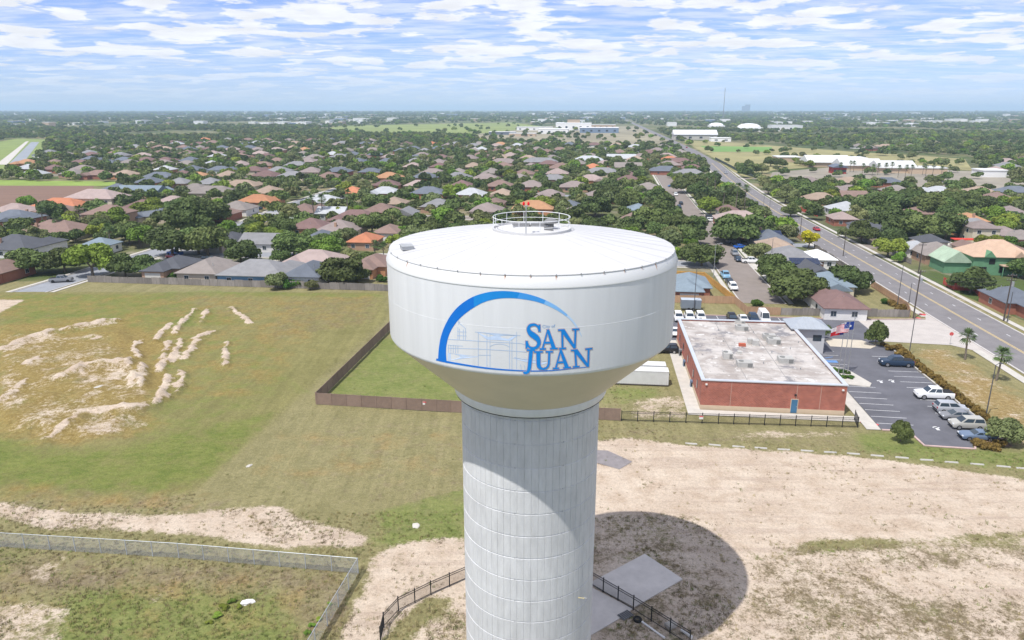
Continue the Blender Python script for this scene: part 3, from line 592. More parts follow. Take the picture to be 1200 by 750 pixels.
    c = MB().box((1.15, -1.35, 37.86), (.6, .35, .3)).build('junction_box', hm, t)
    # beacon mast
    bx_, by_ = -.45, -rr + .02
    b = MB().tube((bx_, by_, 37.55), (bx_, by_, 39.65), .035, n=8).build('beacon_mast', STEEL, t)
    MB().box((bx_, by_, 39.68), (.34, .08, .06)).build('beacon_arm', STEEL, b)
    for s in (-1, 1):
        l = MB().lathe([(.0, .0), (.075, .02), (.085, .12), (.06, .22), (.0, .25)], 12).build('beacon_lamp', mat('beacon_red', (.65, .015, .02), .3, .05), b); l.location = (bx_ + s * .16, by_, 39.71)
    # roof skylight hatch near the edge, walking path lugs
    a = math.atan2(*[(-5.4), (-8.45)][::-1]); px, py = G(476.7, 291.5, 36.75); px -= TX; py -= TY; a = math.atan2(py, px); r = math.hypot(px, py)
    h = MB().box((r * math.cos(a), r * math.sin(a), 36.86), (.75, 1.0, .22), a).build('edge_hatch', STEEL, t); MB().box((r * math.cos(a), r * math.sin(a), 36.99), (.85, 1.1, .04), a).build('hatch_lid', mat('hatch_lid_grey', (.36, .37, .37), .5, .1), h)
    # lamp bracket on shaft
    a = -.78; p = Vector(((R + .02) * math.cos(a), (R + .02) * math.sin(a), 9.3)); q = p + Vector((.55, -.15, .05))
    l = MB().tube(p, q, .03, n=6).build('lamp_bracket', mat('lamp_yellow', (.6, .5, .25), .5, .05), t); MB().box(q, (.25, .12, .1), a).build('lamp_head', STEEL, l)
    logo(t)
    return t
def rust_mat():
    m = bpy.data.materials.new('rim_paint'); m.use_nodes = True; nt = m.node_tree; N = nt.nodes; L = nt.links; p = N['Principled BSDF']; p.inputs['Roughness'].default_value = .5
    tc = N.new('ShaderNodeTexCoord'); s = N.new('ShaderNodeSeparateXYZ'); L.new(tc.outputs['Object'], s.inputs[0])
    def M(op, a, b=None):
        k = N.new('ShaderNodeMath'); k.operation = op
        for i, v in enumerate((a, b)):
            if v is None: continue
            if hasattr(v, 'node'): L.new(v, k.inputs[i])
            else: k.inputs[i].default_value = v
        return k.outputs[0]
    th = M('ARCTAN2', s.outputs[1], s.outputs[0]); u = M('ADD', M('MULTIPLY', th, 42 / (2 * math.pi)), 42 - .3 + .5)
    f = M('ABSOLUTE', M('SUBTRACT', M('FRACT', u), .5)); cell = M('FLOOR', u)
    wn = N.new('ShaderNodeTexWhiteNoise'); wn.noise_dimensions = '1D'; L.new(cell, wn.inputs['W'])
    amt = M('POWER', wn.outputs['Value'], 1.6)
    hgt = M('DIVIDE', M('SUBTRACT', 36.55, s.outputs[2]), .75)              # 0 at the roof edge
    ln = M('SUBTRACT', M('ADD', M('MULTIPLY', amt, .75), .1), hgt); ln = M('MULTIPLY', M('MAXIMUM', ln, 0.), 2.4)
    core = M('MAXIMUM', M('SUBTRACT', .042, f), 0.); core = M('MINIMUM', M('MULTIPLY', core, 55.), 1.)
    fac = M('MINIMUM', M('MULTIPLY', core, ln), .85)
    mx = N.new('ShaderNodeMix'); mx.data_type = 'RGBA'; L.new(fac, mx.inputs[0]); mx.inputs[6].default_value = (.70, .70, .69, 1); mx.inputs[7].default_value = (.42, .17, .045, 1)
    L.new(mx.outputs[2], p.inputs['Base Color']); return m

def on_tank(px, py, lift):                 # a point of the painted design on the tank wall, local to the tower
    u = (px - 600) / FPX; v = (375 - py) / FPX; dx, dy, dz = u, CP + v * SP, v * CP - SP
    ox, oy = -TX, -TY; A = dx * dx + dy * dy; B = ox * dx + oy * dy; C = ox * ox + oy * oy - TR * TR
    t = (-B - math.sqrt(max(B * B - A * C, 0))) / A; x, y, z = ox + t * dx, oy + t * dy, CAMH + t * dz; k = (TR + lift) / TR
    return (x * k, y * k, z)
LZ = 1200 / 220.0
def lp_(p, lift): return on_tank(500 + p[0] / LZ, 330 + p[1] / LZ, lift)
def design_poly(mb, pts, lift, mi=0):      # fan a small convex outline, splitting long edges so that it follows the curve
    q = []
    for (x0, y0), (x1, y1) in zip(pts, pts[1:] + pts[:1]):
        n = max(1, int(abs(x1 - x0) / 18))
        for i in range(n): q.append((x0 + (x1 - x0) * i / n, y0 + (y1 - y0) * i / n))
    c = (sum(p[0] for p in q) / len(q), sum(p[1] for p in q) / len(q)); n = len(q)
    mb.add([lp_(p, lift) for p in q] + [lp_(c, lift)], [(n, i, (i + 1) % n) for i in range(n)], mi)
def ribbon(mb, A, B, lift, mi=0):
    n = len(A); mb.add([lp_(p, lift) for p in A] + [lp_(p, lift) for p in B], [(i, i + 1, n + i + 1, n + i) for i in range(n - 1)], mi)
def stroke(mb, pts, w, lift, mi=0):
    out = [pts[0]]
    for (x0, y0), (x1, y1) in zip(pts[:-1], pts[1:]):
        n = max(1, int(math.hypot(x1 - x0, y1 - y0) / 15))
        for i in range(1, n + 1): out.append((x0 + (x1 - x0) * i / n, y0 + (y1 - y0) * i / n))
    ws = w if hasattr(w, '__len__') else (w, w); L = len(out)
    A, B = [], []
    for i, (x, y) in enumerate(out):
        x0, y0 = out[max(i - 1, 0)]; x1, y1 = out[min(i + 1, L - 1)]; l = math.hypot(x1 - x0, y1 - y0) or 1
        h = (ws[0] + (ws[1] - ws[0]) * i / max(L - 1, 1)) / 2; A.append((x + (y1 - y0) / l * h, y - (x1 - x0) / l * h)); B.append((x - (y1 - y0) / l * h, y + (x1 - x0) / l * h))
    ribbon(mb, A, B, lift, mi)
def spline(P, n=6):
    out = []
    for i in range(len(P) - 1):
        p0, p1, p2, p3 = P[max(i - 1, 0)], P[i], P[i + 1], P[min(i + 2, len(P) - 1)]
        for k in range(n):
            t = k / n; out.append(tuple(.5 * (2 * b + (c - a) * t + (2 * a - 5 * b + 4 * c - d) * t * t + (3 * b - a - 3 * c + d) * t ** 3) for a, b, c, d in zip(p0, p1, p2, p3)))
    return out + [P[-1]]
def glyph(ch):                              # serif capitals on a unit box, y down; convex pieces
    R = lambda x0, x1, y0, y1: [(x0, y0), (x1, y0), (x1, y1), (x0, y1)]
    if ch == 'A': return [[(.44, 0), (.50, 0), (.16, .96), (.08, .96)], [(.40, 0), (.56, 0), (.93, .96), (.70, .96)], [(.24, .62), (.72, .62), (.74, .70), (.21, .70)], R(-.04, .30, .94, 1), R(.60, 1.04, .94, 1)]
    if ch == 'N': return [R(.12, .20, .05, .95), [(.04, .0), (.27, .0), (.90, .94), (.90, 1.0), (.80, 1.0)], R(.82, .90, .05, .98), R(-.04, .24, .0, .06), R(.70, 1.04, 0, .06), R(-.02, .34, .94, 1)]
    if ch == 'U': return [R(.10, .30, .03, .70), R(.76, .85, .03, .70), [(.10, .68), (.30, .68), (.34, .84), (.46, .92), (.44, 1.0), (.25, .95), (.13, .84)], [(.76, .68), (.85, .68), (.80, .85), (.66, .97), (.44, 1.0), (.46, .92), (.62, .90), (.72, .81)], R(-.02, .44, 0, .06), R(.62, 1.0, 0, .06)]
    if ch == 'J': return [R(.48, .82, .03, .72), [(.48, .70), (.82, .70), (.78, .84), (.62, .95), (.44, .90)], [(.46, .82), (.64, .94), (.40, 1.0), (.12, 1.0), (.0, .93), (.16, .90), (.36, .92)], R(.22, 1.02, 0, .055)]
    if ch == 'S':
        c = spline([(.84, .22), (.72, .10), (.50, .055), (.26, .11), (.17, .25), (.30, .39), (.55, .49), (.77, .60), (.84, .76), (.70, .91), (.46, .955), (.22, .90), (.10, .74)], 4); out = []; n = len(c)
        wd = lambda s: .05 + .20 * math.exp(-((s - .5) / .2) ** 2)
        A, B = [], []
        for i, (x, y) in enumerate(c):
            x0, y0 = c[max(i - 1, 0)]; x1, y1 = c[min(i + 1, n - 1)]; l = math.hypot(x1 - x0, y1 - y0); h = wd(i / (n - 1)) / 2 + .02
            A.append((x + (y1 - y0) / l * h, y - (x1 - x0) / l * h * .75)); B.append((x - (y1 - y0) / l * h, y + (x1 - x0) / l * h * .75))
        out = [[A[i], A[i + 1], B[i + 1], B[i]] for i in range(n - 1)]
        return out + [[(.82, .05), (.90, .05), (.92, .30), (.80, .30)], [(.02, .70), (.14, .70), (.12, .97), (.04, .97)]]
def logo(t):
    def blue(n, c): return mat(n, c, .45, .04, 1, spec=.35)
    deep, mid, azu, pale, ice = blue('logo_deep_blue', (.004, .165, .62)), blue('logo_mid_blue', (.01, .25, .68)), blue('logo_azure', (.055, .32, .78)), blue('logo_pale_blue', (.23, .50, .86)), blue('logo_ice_blue', (.50, .68, .90))
    lett = blue('logo_letter_blue', (.006, .235, .68)); outl = blue('logo_outline', (.50, .37, .36)); sk = blue('logo_sketch', (.44, .56, .74)); wash = blue('logo_wash', (.52, .63, .80))
    O = [(73, 502), (78, 430), (92, 350), (120, 275), (165, 200), (225, 140), (300, 95), (380, 70), (460, 60), (550, 63), (640, 78), (720, 102), (800, 138), (870, 185), (930, 240), (965, 290), (992, 350)]
    I = [(128, 512), (124, 450), (130, 390), (150, 325), (190, 260), (240, 210), (303, 165), (370, 130), (450, 110), (535, 105), (622, 113), (708, 130), (788, 160), (860, 200), (920, 247), (957, 298), (990, 352)]
    O2, I2 = spline(O, 4), spline(I, 4)
    a = None
    for i0, i1, mm in ((0, 24, deep), (24, 38, mid), (38, 46, azu), (46, 54, pale), (54, 64, ice)):
        m = MB(); ribbon(m, O2[i0:i1 + 1], I2[i0:i1 + 1], .012); o = m.build('logo_arch', mm, t)
    m = MB(); stroke(m, spline([(62, 497), (130, 513), (330, 546), (480, 562), (650, 571), (800, 568), (950, 553), (1032, 545)], 4), (13, 4), .014); m.build('logo_base_line', deep, t)
    m = MB(); design_poly(m, [(322, 323), (578, 347), (536, 379), (386, 371)], .008); design_poly(m, [(135, 455), (335, 480), (230, 492), (135, 506)], .008); design_poly(m, [(545, 488), (700, 500), (790, 515), (740, 530), (640, 515)], .008); m.build('logo_wash', wash, t)
    m = MB()
    S = [[(330, 320), (330, 540)], [(385, 335), (385, 548)], [(405, 330), (405, 550)], [(575, 320), (575, 560)], [(530, 380), (530, 560)], [(545, 375), (545, 562)], [(132, 368), (330, 380), (600, 395), (640, 405)], [(135, 425), (330, 430), (530, 442), (640, 450)],
         [(200, 290), (200, 375)], [(210, 300), (210, 372)], [(235, 305), (235, 372)], [(248, 300), (248, 372)], [(205, 262), (250, 300)], [(205, 245), (205, 275)], [(198, 258), (214, 258)], [(195, 320), (255, 322)], [(195, 345), (255, 347)],
         [(140, 405), (140, 455)], [(155, 405), (155, 455)], [(170, 408), (170, 455)], [(185, 408), (185, 458)], [(200, 410), (200, 458)], [(135, 405), (230, 412)], [(140, 500), (150, 520)], [(310, 322), (600, 345)], [(330, 470), (410, 470)], [(560, 485), (640, 500)], [(600, 530), (605, 560)], [(625, 535), (628, 565)]]
    for s in S: stroke(m, s, 3.2, .010)
    stroke(m, spline([(405, 415), (430, 402), (470, 398), (505, 405), (530, 418)], 4), 3.2, .0105); m.build('logo_sketch', sk, t)
    boxes = [('S', [(634, 262), (735, 268), (733, 436), (630, 430)]), ('A', [(733, 306), (820, 309), (832, 430), (728, 434)]), ('N', [(846, 306), (968, 300), (962, 424), (850, 432)]),
             ('J', [(628, 432), (690, 433), (672, 592), (616, 588)]), ('U', [(690, 445), (806, 444), (800, 560), (694, 566)]), ('A', [(818, 440), (898, 434), (916, 552), (812, 558)]), ('N', [(928, 436), (1052, 424), (1046, 542), (938, 548)])]
    for ch, Q in boxes:
        def bil(u, v):
            x = (Q[0][0] * (1 - u) + Q[1][0] * u) * (1 - v) + (Q[3][0] * (1 - u) + Q[2][0] * u) * v; y = (Q[0][1] * (1 - u) + Q[1][1] * u) * (1 - v) + (Q[3][1] * (1 - u) + Q[2][1] * u) * v; return (x, y)
        f = MB(); g = MB(); lf = .024
        for i, P in enumerate(glyph(ch)):
            q = [bil(u, v) for u, v in P]; cx = sum(p[0] for p in q) / len(q); cy = sum(p[1] for p in q) / len(q)
            e = []; e0 = []
            n = len(q); ar = sum(q[k][0] * q[(k + 1) % n][1] - q[(k + 1) % n][0] * q[k][1] for k in range(n)); sg = 1 if ar > 0 else -1
            for k in range(n):              # offset outward by 5 units
                (x0, y0), (x1, y1), (x2, y2) = q[k - 1], q[k], q[(k + 1) % n]
                n1 = Vector((y1 - y0, x0 - x1)); n2 = Vector((y2 - y1, x1 - x2))
                if n1.length < 1e-6 or n2.length < 1e-6: e.append(q[k]); e0.append(q[k]); continue
                n1.normalize(); n2.normalize(); d = (n1 + n2); d = d / max(d.length_squared / 2, .5) if d.length > .1 else n1
                e.append((x1 + sg * d.x * 4.6, y1 + sg * d.y * 4.6)); e0.append((x1 + sg * d.x * 1.5, y1 + sg * d.y * 1.5))
            design_poly(f, e0, lf + .0006 * (i % 5)); design_poly(g, e, .016 + .0006 * (i % 5))
        o = fix_normals(f.build('letter', lett, t)); o['label'] = 'blue painted serif letter ' + ch; fix_normals(g.build('letter_outline', outl, o))
    cu = bpy.data.curves.new('t', 'FONT'); cu.body = 'City of'; cu.size = 1; cu.resolution_u = 2; tmp = bpy.data.objects.new('t', cu); COL.objects.link(tmp)
    dg = bpy.context.evaluated_depsgraph_get(); me = bpy.data.meshes.new_from_object(tmp.evaluated_get(dg)); bpy.data.objects.remove(tmp)
    xs = [v.co.x for v in me.vertices]; k = 82 / (max(xs) - min(xs))
    for v in me.vertices:
        x, y = v.co.x * k, v.co.y * k; v.co = lp_((738 + x, 298 - y - x * .06), .012)
    me.materials.clear(); me.materials.append(blue('logo_small_text', (.22, .40, .68))); o = ob('letters', me, t); o['label'] = 'small pale blue lettering City of'
    for o in t.children:
        if o.name.startswith(('logo', 'letters')): fix_out(o)
def fix_out(o):
    bm = bmesh.new(); bm.from_mesh(o.data); bm.normal_update()
    fl = [f for f in bm.faces if f.normal.x * f.calc_center_median().x + f.normal.y * f.calc_center_median().y < 0]
    bmesh.ops.reverse_faces(bm, faces=fl); bm.to_mesh(o.data); bm.free()
TOWER = build_tower()

# ================================================================== BRICK BUILDING
def build_station():
    o0 = W(18, 110); t = thing('brick_building', 'red brick flat-roofed municipal building with rooftop units', 'building', (o0[0], o0[1], 0), GRID)
    w, d, h = 22.0, 35.2, 5.0
    m = MB()
    for x0, x1, y0, y1 in ((0, w, 0, .35), (0, w, d - .35, d), (0, .35, .35, d - .35), (w - .35, w, .35, d - .35)): m.bx(x0, x1, y0, y1, .75, h - .1)
    wall = m.build('wall', BRICK, t)
    MB().bx(-.03, w + .03, -.03, d + .03, -.02, .76).build('base_band', BEIGE, t)
    m = MB()
    for x0, x1, y0, y1 in ((-.12, w + .12, -.12, .5), (-.12, w + .12, d - .5, d + .12), (-.12, .5, .5, d - .5), (w - .5, w + .12, .5, d - .5)): m.bx(x0, x1, y0, y1, h - .1, h + .06)
    m.build('coping', COPING, t)
    rf = MB().bx(.35, w - .35, .35, d - .35, h - .6, h - .38).build('roof', MEMBR, t)
    for i in range(1, 9): MB().bx(.4, w - .4, i * d / 9 - .04, i * d / 9 + .04, h - .39, h - .37).build('roof_seam', mat('seam_tar', (.26, .25, .24), .9, .3), rf)
    for x in (w * .33, w * .62): MB().bx(x - .05, x + .05, .5, d - .5, h - .388, h - .365).build('roof_seam', MATS['seam_tar'], rf)
    for x in (4.6, 14.6, 18.2): MB().bx(x - .04, x + .04, -.012, .02, .77, h - .12).build('control_joint', mat('joint_tan', (.45, .3, .24), .9, .1), wall)
    dr = MB().bx(13.9, 14.85, -.06, .05, .08, 2.3).build('door', BLUEDOOR, t); MB().bx(13.8, 14.95, -.045, .04, .06, 2.42).build('door_frame', BEIGE, dr); MB().box((14.7, -.09, 1.15), (.06, .06, .16)).build('handle', STEEL, dr)
    for x, z in ((.7, 4.3), (14.4, 3.1), (21.4, 4.2)): MB().box((x, -.1, z), (.3, .2, .22)).build('wall_lamp', TRIM if x != 14.4 else DARK, t)
    for i, y in enumerate((4.5, 9.5, 17, 24, 30)): MB().box((-.03, y, 2.6), (.1, .8, 1.3)).build('window', GLASS, t); 
    units = [(412, 237, 2.3, 1.6, .9), (545, 281, 2.2, 1.5, .9), (567, 303, 2.3, 1.7, 1.0), (342, 375, 1.5, 1.7, 1.1), (425, 415, 2.5, 1.7, .9), (625, 395, 2.4, 1.8, .9), (480, 312, 1.1, 1.0, 1.0), (404, 203, 1.8, .9, .5), (452, 303, .8, .8, .9), (212, 188, .5, .5, .5), (402, 352, .7, .7, .4)]
    for px, py, sx, sy, sz in units:
        a, b = GA(770 + px / 4.1667, 330 + py / 4.1667, h - .38); x, y = a - 18, b - 110
        u = MB().box((x, y, h - .3 + sz / 2), (sx, sy, sz)).build('rooftop_unit', HVAC, t)
        MB().box((x, y, h - .34), (sx + .3, sy + .3, .14)).build('unit_kerb', MEMBR, u)
        if sx > 1.4:
            MB().tube((x - sx * .22, y, h - .3 + sz), (x - sx * .22, y, h - .22 + sz), .42, n=16).build('fan', MATS.get('louvre_grey') or mat('louvre_grey', (.2, .2, .19), .7, .1), u); MB().box((x + sx * .3, y - sy / 2 - .02, h - .3 + sz * .5), (sx * .3, .05, sz * .7)).build('louvre', mat('louvre_grey', (.2, .2, .19), .7, .1), u)
    a, b = GA(770 + 415 / 4.1667, 330 + 315 / 4.1667, h - .38); MB().box((a - 18, b - 110, h - .1), (1.2, .7, .5)).build('red_roof_box', mat('red_box', (.45, .12, .07), .7, .1), t)
    for px, py in ((325, 295), (520, 400), (300, 240), (560, 350), (470, 250), (650, 330), (700, 430), (820, 415), (760, 380), (690, 300)):
        a, b = GA(770 + px / 4.1667, 330 + py / 4.1667, h - .38); x, y = a - 18, b - 110; MB().tube((x, y, h - .4), (x, y, h), .09, n=8).build('vent_pipe', STEEL, t)
    return t
build_station()
def build_pavilion():
    o0 = W(39.0, 139.8); t = thing('entrance_pavilion', 'square entrance pavilion with grey hipped metal roof on the brick building', 'pavilion', (o0[0], o0[1], 0), GRID)
    MB().bx(.7, 6.6, .7, 6.0, 0, 5.2).build('wall', mat('pale_stucco', (.52, .52, .52), .8, .06), t); r = MB(); x0, x1, y0, y1, z, p = -.1, 7.4, -.1, 6.8, 5.2, 1.5
    cx, cy = (x0 + x1) / 2, (y0 + y1) / 2; r.add([(x0, y0, z), (x1, y0, z), (x1, y1, z), (x0, y1, z), (cx - .8, cy, z + p), (cx + .8, cy, z + p), (x0, y0, z - .18), (x1, y0, z - .18), (x1, y1, z - .18), (x0, y1, z - .18)],
        [(0, 1, 5, 4), (1, 2, 5), (2, 3, 4, 5), (3, 0, 4), (0, 6, 7, 1), (1, 7, 8, 2), (2, 8, 9, 3), (3, 9, 6, 0), (9, 8, 7, 6)]); rf = r.build('roof', METROOF, t)
    for i in range(11):
        x = x0 + .3 + i * .69; dx = min(x - x0, x1 - x); q = min(1, dx / (cx - .8 - x0)); MB().tube((x, y0 + .02, z + .02), (x, y0 + (cy - y0) * q, z + p * q + .02), .03, n=4).build('roof_rib', METROOF, rf)
    MB().box((5.2, .68, 3.2), (1.6, .06, 1.2)).build('window', GLASS, t); MB().box((6.62, 3.4, 1.3), (.06, 2.4, 2.4)).build('door', GLASS, t)
build_pavilion()
# flagpoles and flags
def flagpole(px, py, hgt, label):
    x, y = G(px, py); t = thing('flagpole', label, 'flagpole', (x, y, .1), 0, 'flagpoles on the island'); MB().tube((0, 0, 0), (0, 0, hgt), .085, .045, 10).build('pole', STEEL, t)
    MB().lathe([(0, .12), (.1, .06), (.12, 0), (.1, -.06), (0, -.12)], 12).build('finial', STEEL, t).location = (0, 0, hgt + .1); MB().tube((0, 0, 0), (0, 0, .25), .16, n=12).build('base_collar', STEEL, t); return (x, y, hgt)
def flag(pos, label, kind, size=(2.4, 1.5)):
    x, y, h = pos; t = thing('flag', label, 'flag', (x, y, h - 1.9), math.radians(184), None); L, Hh = size
    def pt(u, v): return (u * L, .16 * math.sin(u * 7 + v) * u + .1 * math.sin(u * 3), v * Hh - u * u * .35)
    def cloth(name, u0, u1, v0, v1, m, off=0):
        mb = MB(); n = max(2, int((u1 - u0) * 14)); vs = []
        for i in range(n + 1):
            for v in (v0, v1): q = pt(u0 + (u1 - u0) * i / n, v); vs.append((q[0], q[1] + off, q[2]))
        mb.add(vs, [(2 * i, 2 * i + 2, 2 * i + 3, 2 * i + 1) for i in range(n)]); o = mb.build(name, m, t); md = o.modifiers.new('thick', 'SOLIDIFY'); md.thickness = .012 if off == 0 else .03; md.offset = 0
    red = mat('flag_red', (.55, .02, .03), .8, .08); wht = mat('flag_white', (.8, .8, .8), .8, .05); blu = mat('flag_blue', (.02, .05, .25), .8, .08)
    if kind == 'tx': cloth('blue_field', 0, .33, 0, 1, blu); cloth('white_band', .33, 1, .5, 1, wht); cloth('red_band', .33, 1, 0, .5, red); star(t, pt(.165, .5), .3, wht)
    elif kind == 'us':
        for i in range(13): cloth('stripe', 0 if i < 6 else .4, 1, i / 13, (i + 1) / 13, red if i % 2 == 0 else wht)
        cloth('canton', 0, .4, 6 / 13, 1, blu)
        for i in range(5):
            for j in range(4): star(t, pt(.05 + i * .075, .53 + j * .125), .045, wht)
    else: cloth('blue_field', 0, .62, 0, 1, blu); cloth('fly_band', .62, 1, 0, 1, wht); star(t, pt(.3, .5), .28, wht)
def star(t, c, r, m):
    P = [(c[0] + (r if i % 2 == 0 else r * .4) * math.sin(math.pi * i / 5), c[2] + (r if i % 2 == 0 else r * .4) * math.cos(math.pi * i / 5)) for i in range(10)]
    for s in (-1, 1): MB().add([(x, c[1] + s * .03, z) for x, z in P] + [(c[0], c[1] + s * .03, c[2])], [(10, i, (i + 1) % 10) for i in range(10)]).build('star', m, t)
p1 = flagpole(982, 440, 9.6, 'flagpole carrying the red white and blue single star flag'); p2 = flagpole(987.5, 441, 10.2, 'flagpole carrying the striped flag'); p3 = flagpole(993, 439, 10.4, 'flagpole carrying the mostly blue flag')
flag(p1, 'flag with blue field star and white over red bands', 'tx'); flag(p2, 'flag with red and white stripes and blue canton', 'us'); flag(p3, 'blue flag with pale fly on the flagpole beside the striped flag', 'x')

# ================================================================== VEHICLES
PAINTS = {'white': (.78, .78, .77), 'dark blue': (.02, .04, .075), 'black': (.012, .012, .014), 'silver': (.42, .43, .45), 'grey': (.22, .225, .235), 'blue': (.06, .17, .36), 'steel blue': (.14, .19, .27), 'red': (.38, .02, .03), 'champagne': (.42, .41, .37), 'light blue': (.20, .38, .52), 'bright blue': (.02, .12, .50)}
CARM = {}
CARD = {  # L, W, bottom, body profile (x, z), greenhouse base x0,x1,z ; top x0,x1,z ; wheel x, r
 'sedan': dict(W=1.82, prof=[(-2.34, .66), (-2.28, .98), (-1.5, 1.04), (.9, .98), (1.6, .93), (2.15, .82), (2.34, .6)], gh=(-1.95, 1.25, 1.0, -1.05, .25, 1.47), wx=(-1.38, 1.42), r=.33),
 'coupe': dict(W=1.9, prof=[(-2.36, .66), (-2.32, .92), (-1.6, 1.0), (.6, .94), (1.5, .92), (2.2, .80), (2.38, .55)], gh=(-1.9, .85, .96, -.9, .05, 1.36), wx=(-1.4, 1.42), r=.35),
 'suv': dict(W=1.96, prof=[(-2.36, .75), (-2.34, 1.12), (-1.6, 1.16), (.9, 1.14), (1.6, 1.08), (2.2, .96), (2.36, .68)], gh=(-2.3, 1.35, 1.13, -1.95, .45, 1.8), wx=(-1.42, 1.45), r=.37),
 'pickup': dict(W=2.04, prof=[(-2.9, .8), (-2.88, 1.25), (-1.1, 1.27), (1.0, 1.27), (1.9, 1.22), (2.7, 1.12), (2.88, .75)], gh=(-1.0, 1.5, 1.25, -.85, .7, 1.97), wx=(-1.85, 1.85), r=.43),
 'van': dict(W=2.02, prof=[(-2.9, .7), (-2.88, 1.2), (-1.6, 1.25), (1.6, 1.2), (2.3, 1.12), (2.75, .95), (2.85, .6)], gh=(-2.84, 2.1, 1.2, -2.7, 1.2, 2.55), wx=(-1.75, 1.85), r=.36)}
def rounded(me, w):
    bm = bmesh.new(); bm.from_mesh(me); bmesh.ops.recalc_face_normals(bm, faces=bm.faces)
    es = [e for e in bm.edges if len(e.link_faces) == 2 and e.calc_face_angle(0) > .35]
    bmesh.ops.bevel(bm, geom=es, offset=w, segments=2, affect='EDGES', clamp_overlap=True); bm.to_mesh(me); bm.free()
    me.polygons.foreach_set('use_smooth', [True] * len(me.polygons))
    try: me.set_sharp_from_angle(angle=math.radians(40))
    except Exception: pass
    return me
def car_parts(kind, paint, detail):
    key = (kind, paint, detail)
    if key in CARM: return CARM[key]
    D = CARD[kind]; pm = mat('paint ' + paint, PAINTS[paint], .28, .03, spec=.55); w = D['W'] / 2; out = []
    b = MB(); st = D['prof']; n = len(st); secs = []
    for i, (x, z) in enumerate(st):
        k = .90 if i in (0, n - 1) else 1.0; zb = .34 if i not in (0, n - 1) else .42
        secs += [(x, -w * k * .96, zb), (x, -w * k, .55), (x, -w * k, z - .16), (x, -w * k * .93, z), (x, w * k * .93, z), (x, w * k, z - .16), (x, w * k, .55), (x, w * k * .96, zb)]
    fs = [(i * 8 + j, (i + 1) * 8 + j, (i + 1) * 8 + (j + 1) % 8, i * 8 + (j + 1) % 8) for i in range(n - 1) for j in range(8)] + [tuple(range(8)), tuple(range(n * 8 - 1, n * 8 - 9, -1))]
    b.add(secs, fs); x0, x1, zb, u0, u1, zt = D['gh']; wb, wt = w * .92, w * .74
    def ghp(u, v, side):                    # u along 0..1, v up 0..1
        xa = x0 + (u0 - x0) * v; xb = x1 + (u1 - x1) * v; ww = wb + (wt - wb) * v
        return (xa + (xb - xa) * u, side * ww, zb - .02 + (zt - zb) * v)
    c = [ghp(0, 0, -1), ghp(1, 0, -1), ghp(1, 0, 1), ghp(0, 0, 1), ghp(0, 1, -1), ghp(1, 1, -1), ghp(1, 1, 1), ghp(0, 1, 1)]
    cr = MB().add(c, [(0, 1, 5, 4), (1, 2, 6, 5), (2, 3, 7, 6), (3, 0, 4, 7), (4, 5, 6, 7)])
    out.append(('body', rounded(b.mesh('body', pm), .07), None)); out.append(('cabin', rounded(cr.mesh('cabin', pm), .06), None))
    def off(p, q): return tuple(a + d for a, d in zip(p, q))
    for s in (-1, 1):
        cuts = [(.05, .47), (.53, .93)] if kind != 'van' else [(.74, .96)]
        g = MB()
        for a, e in cuts:
            q = [off(ghp(u, v, s), (0, s * .015, .01)) for u, v in ((a, .12), (e, .12), (e, .88), (a, .88))]; g.add(q, [(0, 1, 2, 3) if s < 0 else (3, 2, 1, 0)])
        out.append(('side_window', g.mesh('side_window', GLASS), None))
    def cross(u, nm, dx):
        L, R = [[ghp(u, v, s * .9) for v in (.1, .9)] for s in (-1, 1)]; q = [off(p, (dx, 0, .012)) for p in (L[0], R[0], R[1], L[1])]
        out.append((nm, MB().add(q, [(0, 1, 2, 3) if dx > 0 else (3, 2, 1, 0)]).mesh(nm, GLASS), None))
    cross(1, 'windscreen', .015); cross(0, 'rear_window', -.015)
    if kind == 'pickup':
        out.append(('truck_bed', MB().bx(-2.78, -1.08, -w * .86, w * .86, 1.2, 1.285).mesh('truck_bed', mat('bed_liner', (.025, .025, .027), .8, .1)), None))
    if detail:
        wm = MB().tube((0, -.11, 0), (0, .11, 0), D['r'], n=16).mesh('wheel', TYRE); rm = MB().tube((0, -.118, 0), (0, .118, 0), D['r'] * .62, n=12).mesh('rim', RIM)
        for x in D['wx']:
            for s in (-1, 1): out.append(('wheel', wm, ((x, s * (w - .09), D['r']), rm)))
        fx, fz = st[-2]; rx, rz = st[1]
        for s in (-1, 1):
            out.append(('headlight', MB().box((fx + .07, s * w * .70, fz - .10), (.18, .36, .14)).mesh('headlight', HEADL), None)); out.append(('tail_light', MB().box((rx - .02, s * w * .80, rz - .18), (.1, .22, .24)).mesh('tail_light', TAILL), None))
        out.append(('bumper', MB().box((st[-1][0] - .05, 0, .5), (.16, w * 1.7, .16)).mesh('bumper', DARK), None)); out.append(('bumper', MB().box((st[0][0] + .03, 0, .52), (.14, w * 1.7, .18)).mesh('bumper', DARK), None))
    else:
        m = MB()
        for x in D['wx']:
            for s in (-1, 1): m.tube((x, s * (w - .2), D['r']), (x, s * (w + .01), D['r']), D['r'], n=10)
        out.append(('wheels', m.mesh('wheels', TYRE), None))
    CARM[key] = out; return out
def car(px, py, kind, paint, head, label, detail=True, group=None, ab=None, z=.02):
    x, y = W(*ab) if ab else G(px, py, .6); nm = {'suv': 'suv', 'pickup': 'pickup_truck', 'van': 'van'}.get(kind, 'car')
    t = thing(nm, label, {'suv': 'suv', 'pickup': 'pickup truck', 'van': 'van'}.get(kind, 'car'), (x, y, z), GRID + math.radians(head), group)
    for n, me, ex in car_parts(kind, paint, detail):
        o = ob(n, me, t)
        if ex: o.location = ex[0]; ob('rim', ex[1], o)
    return t
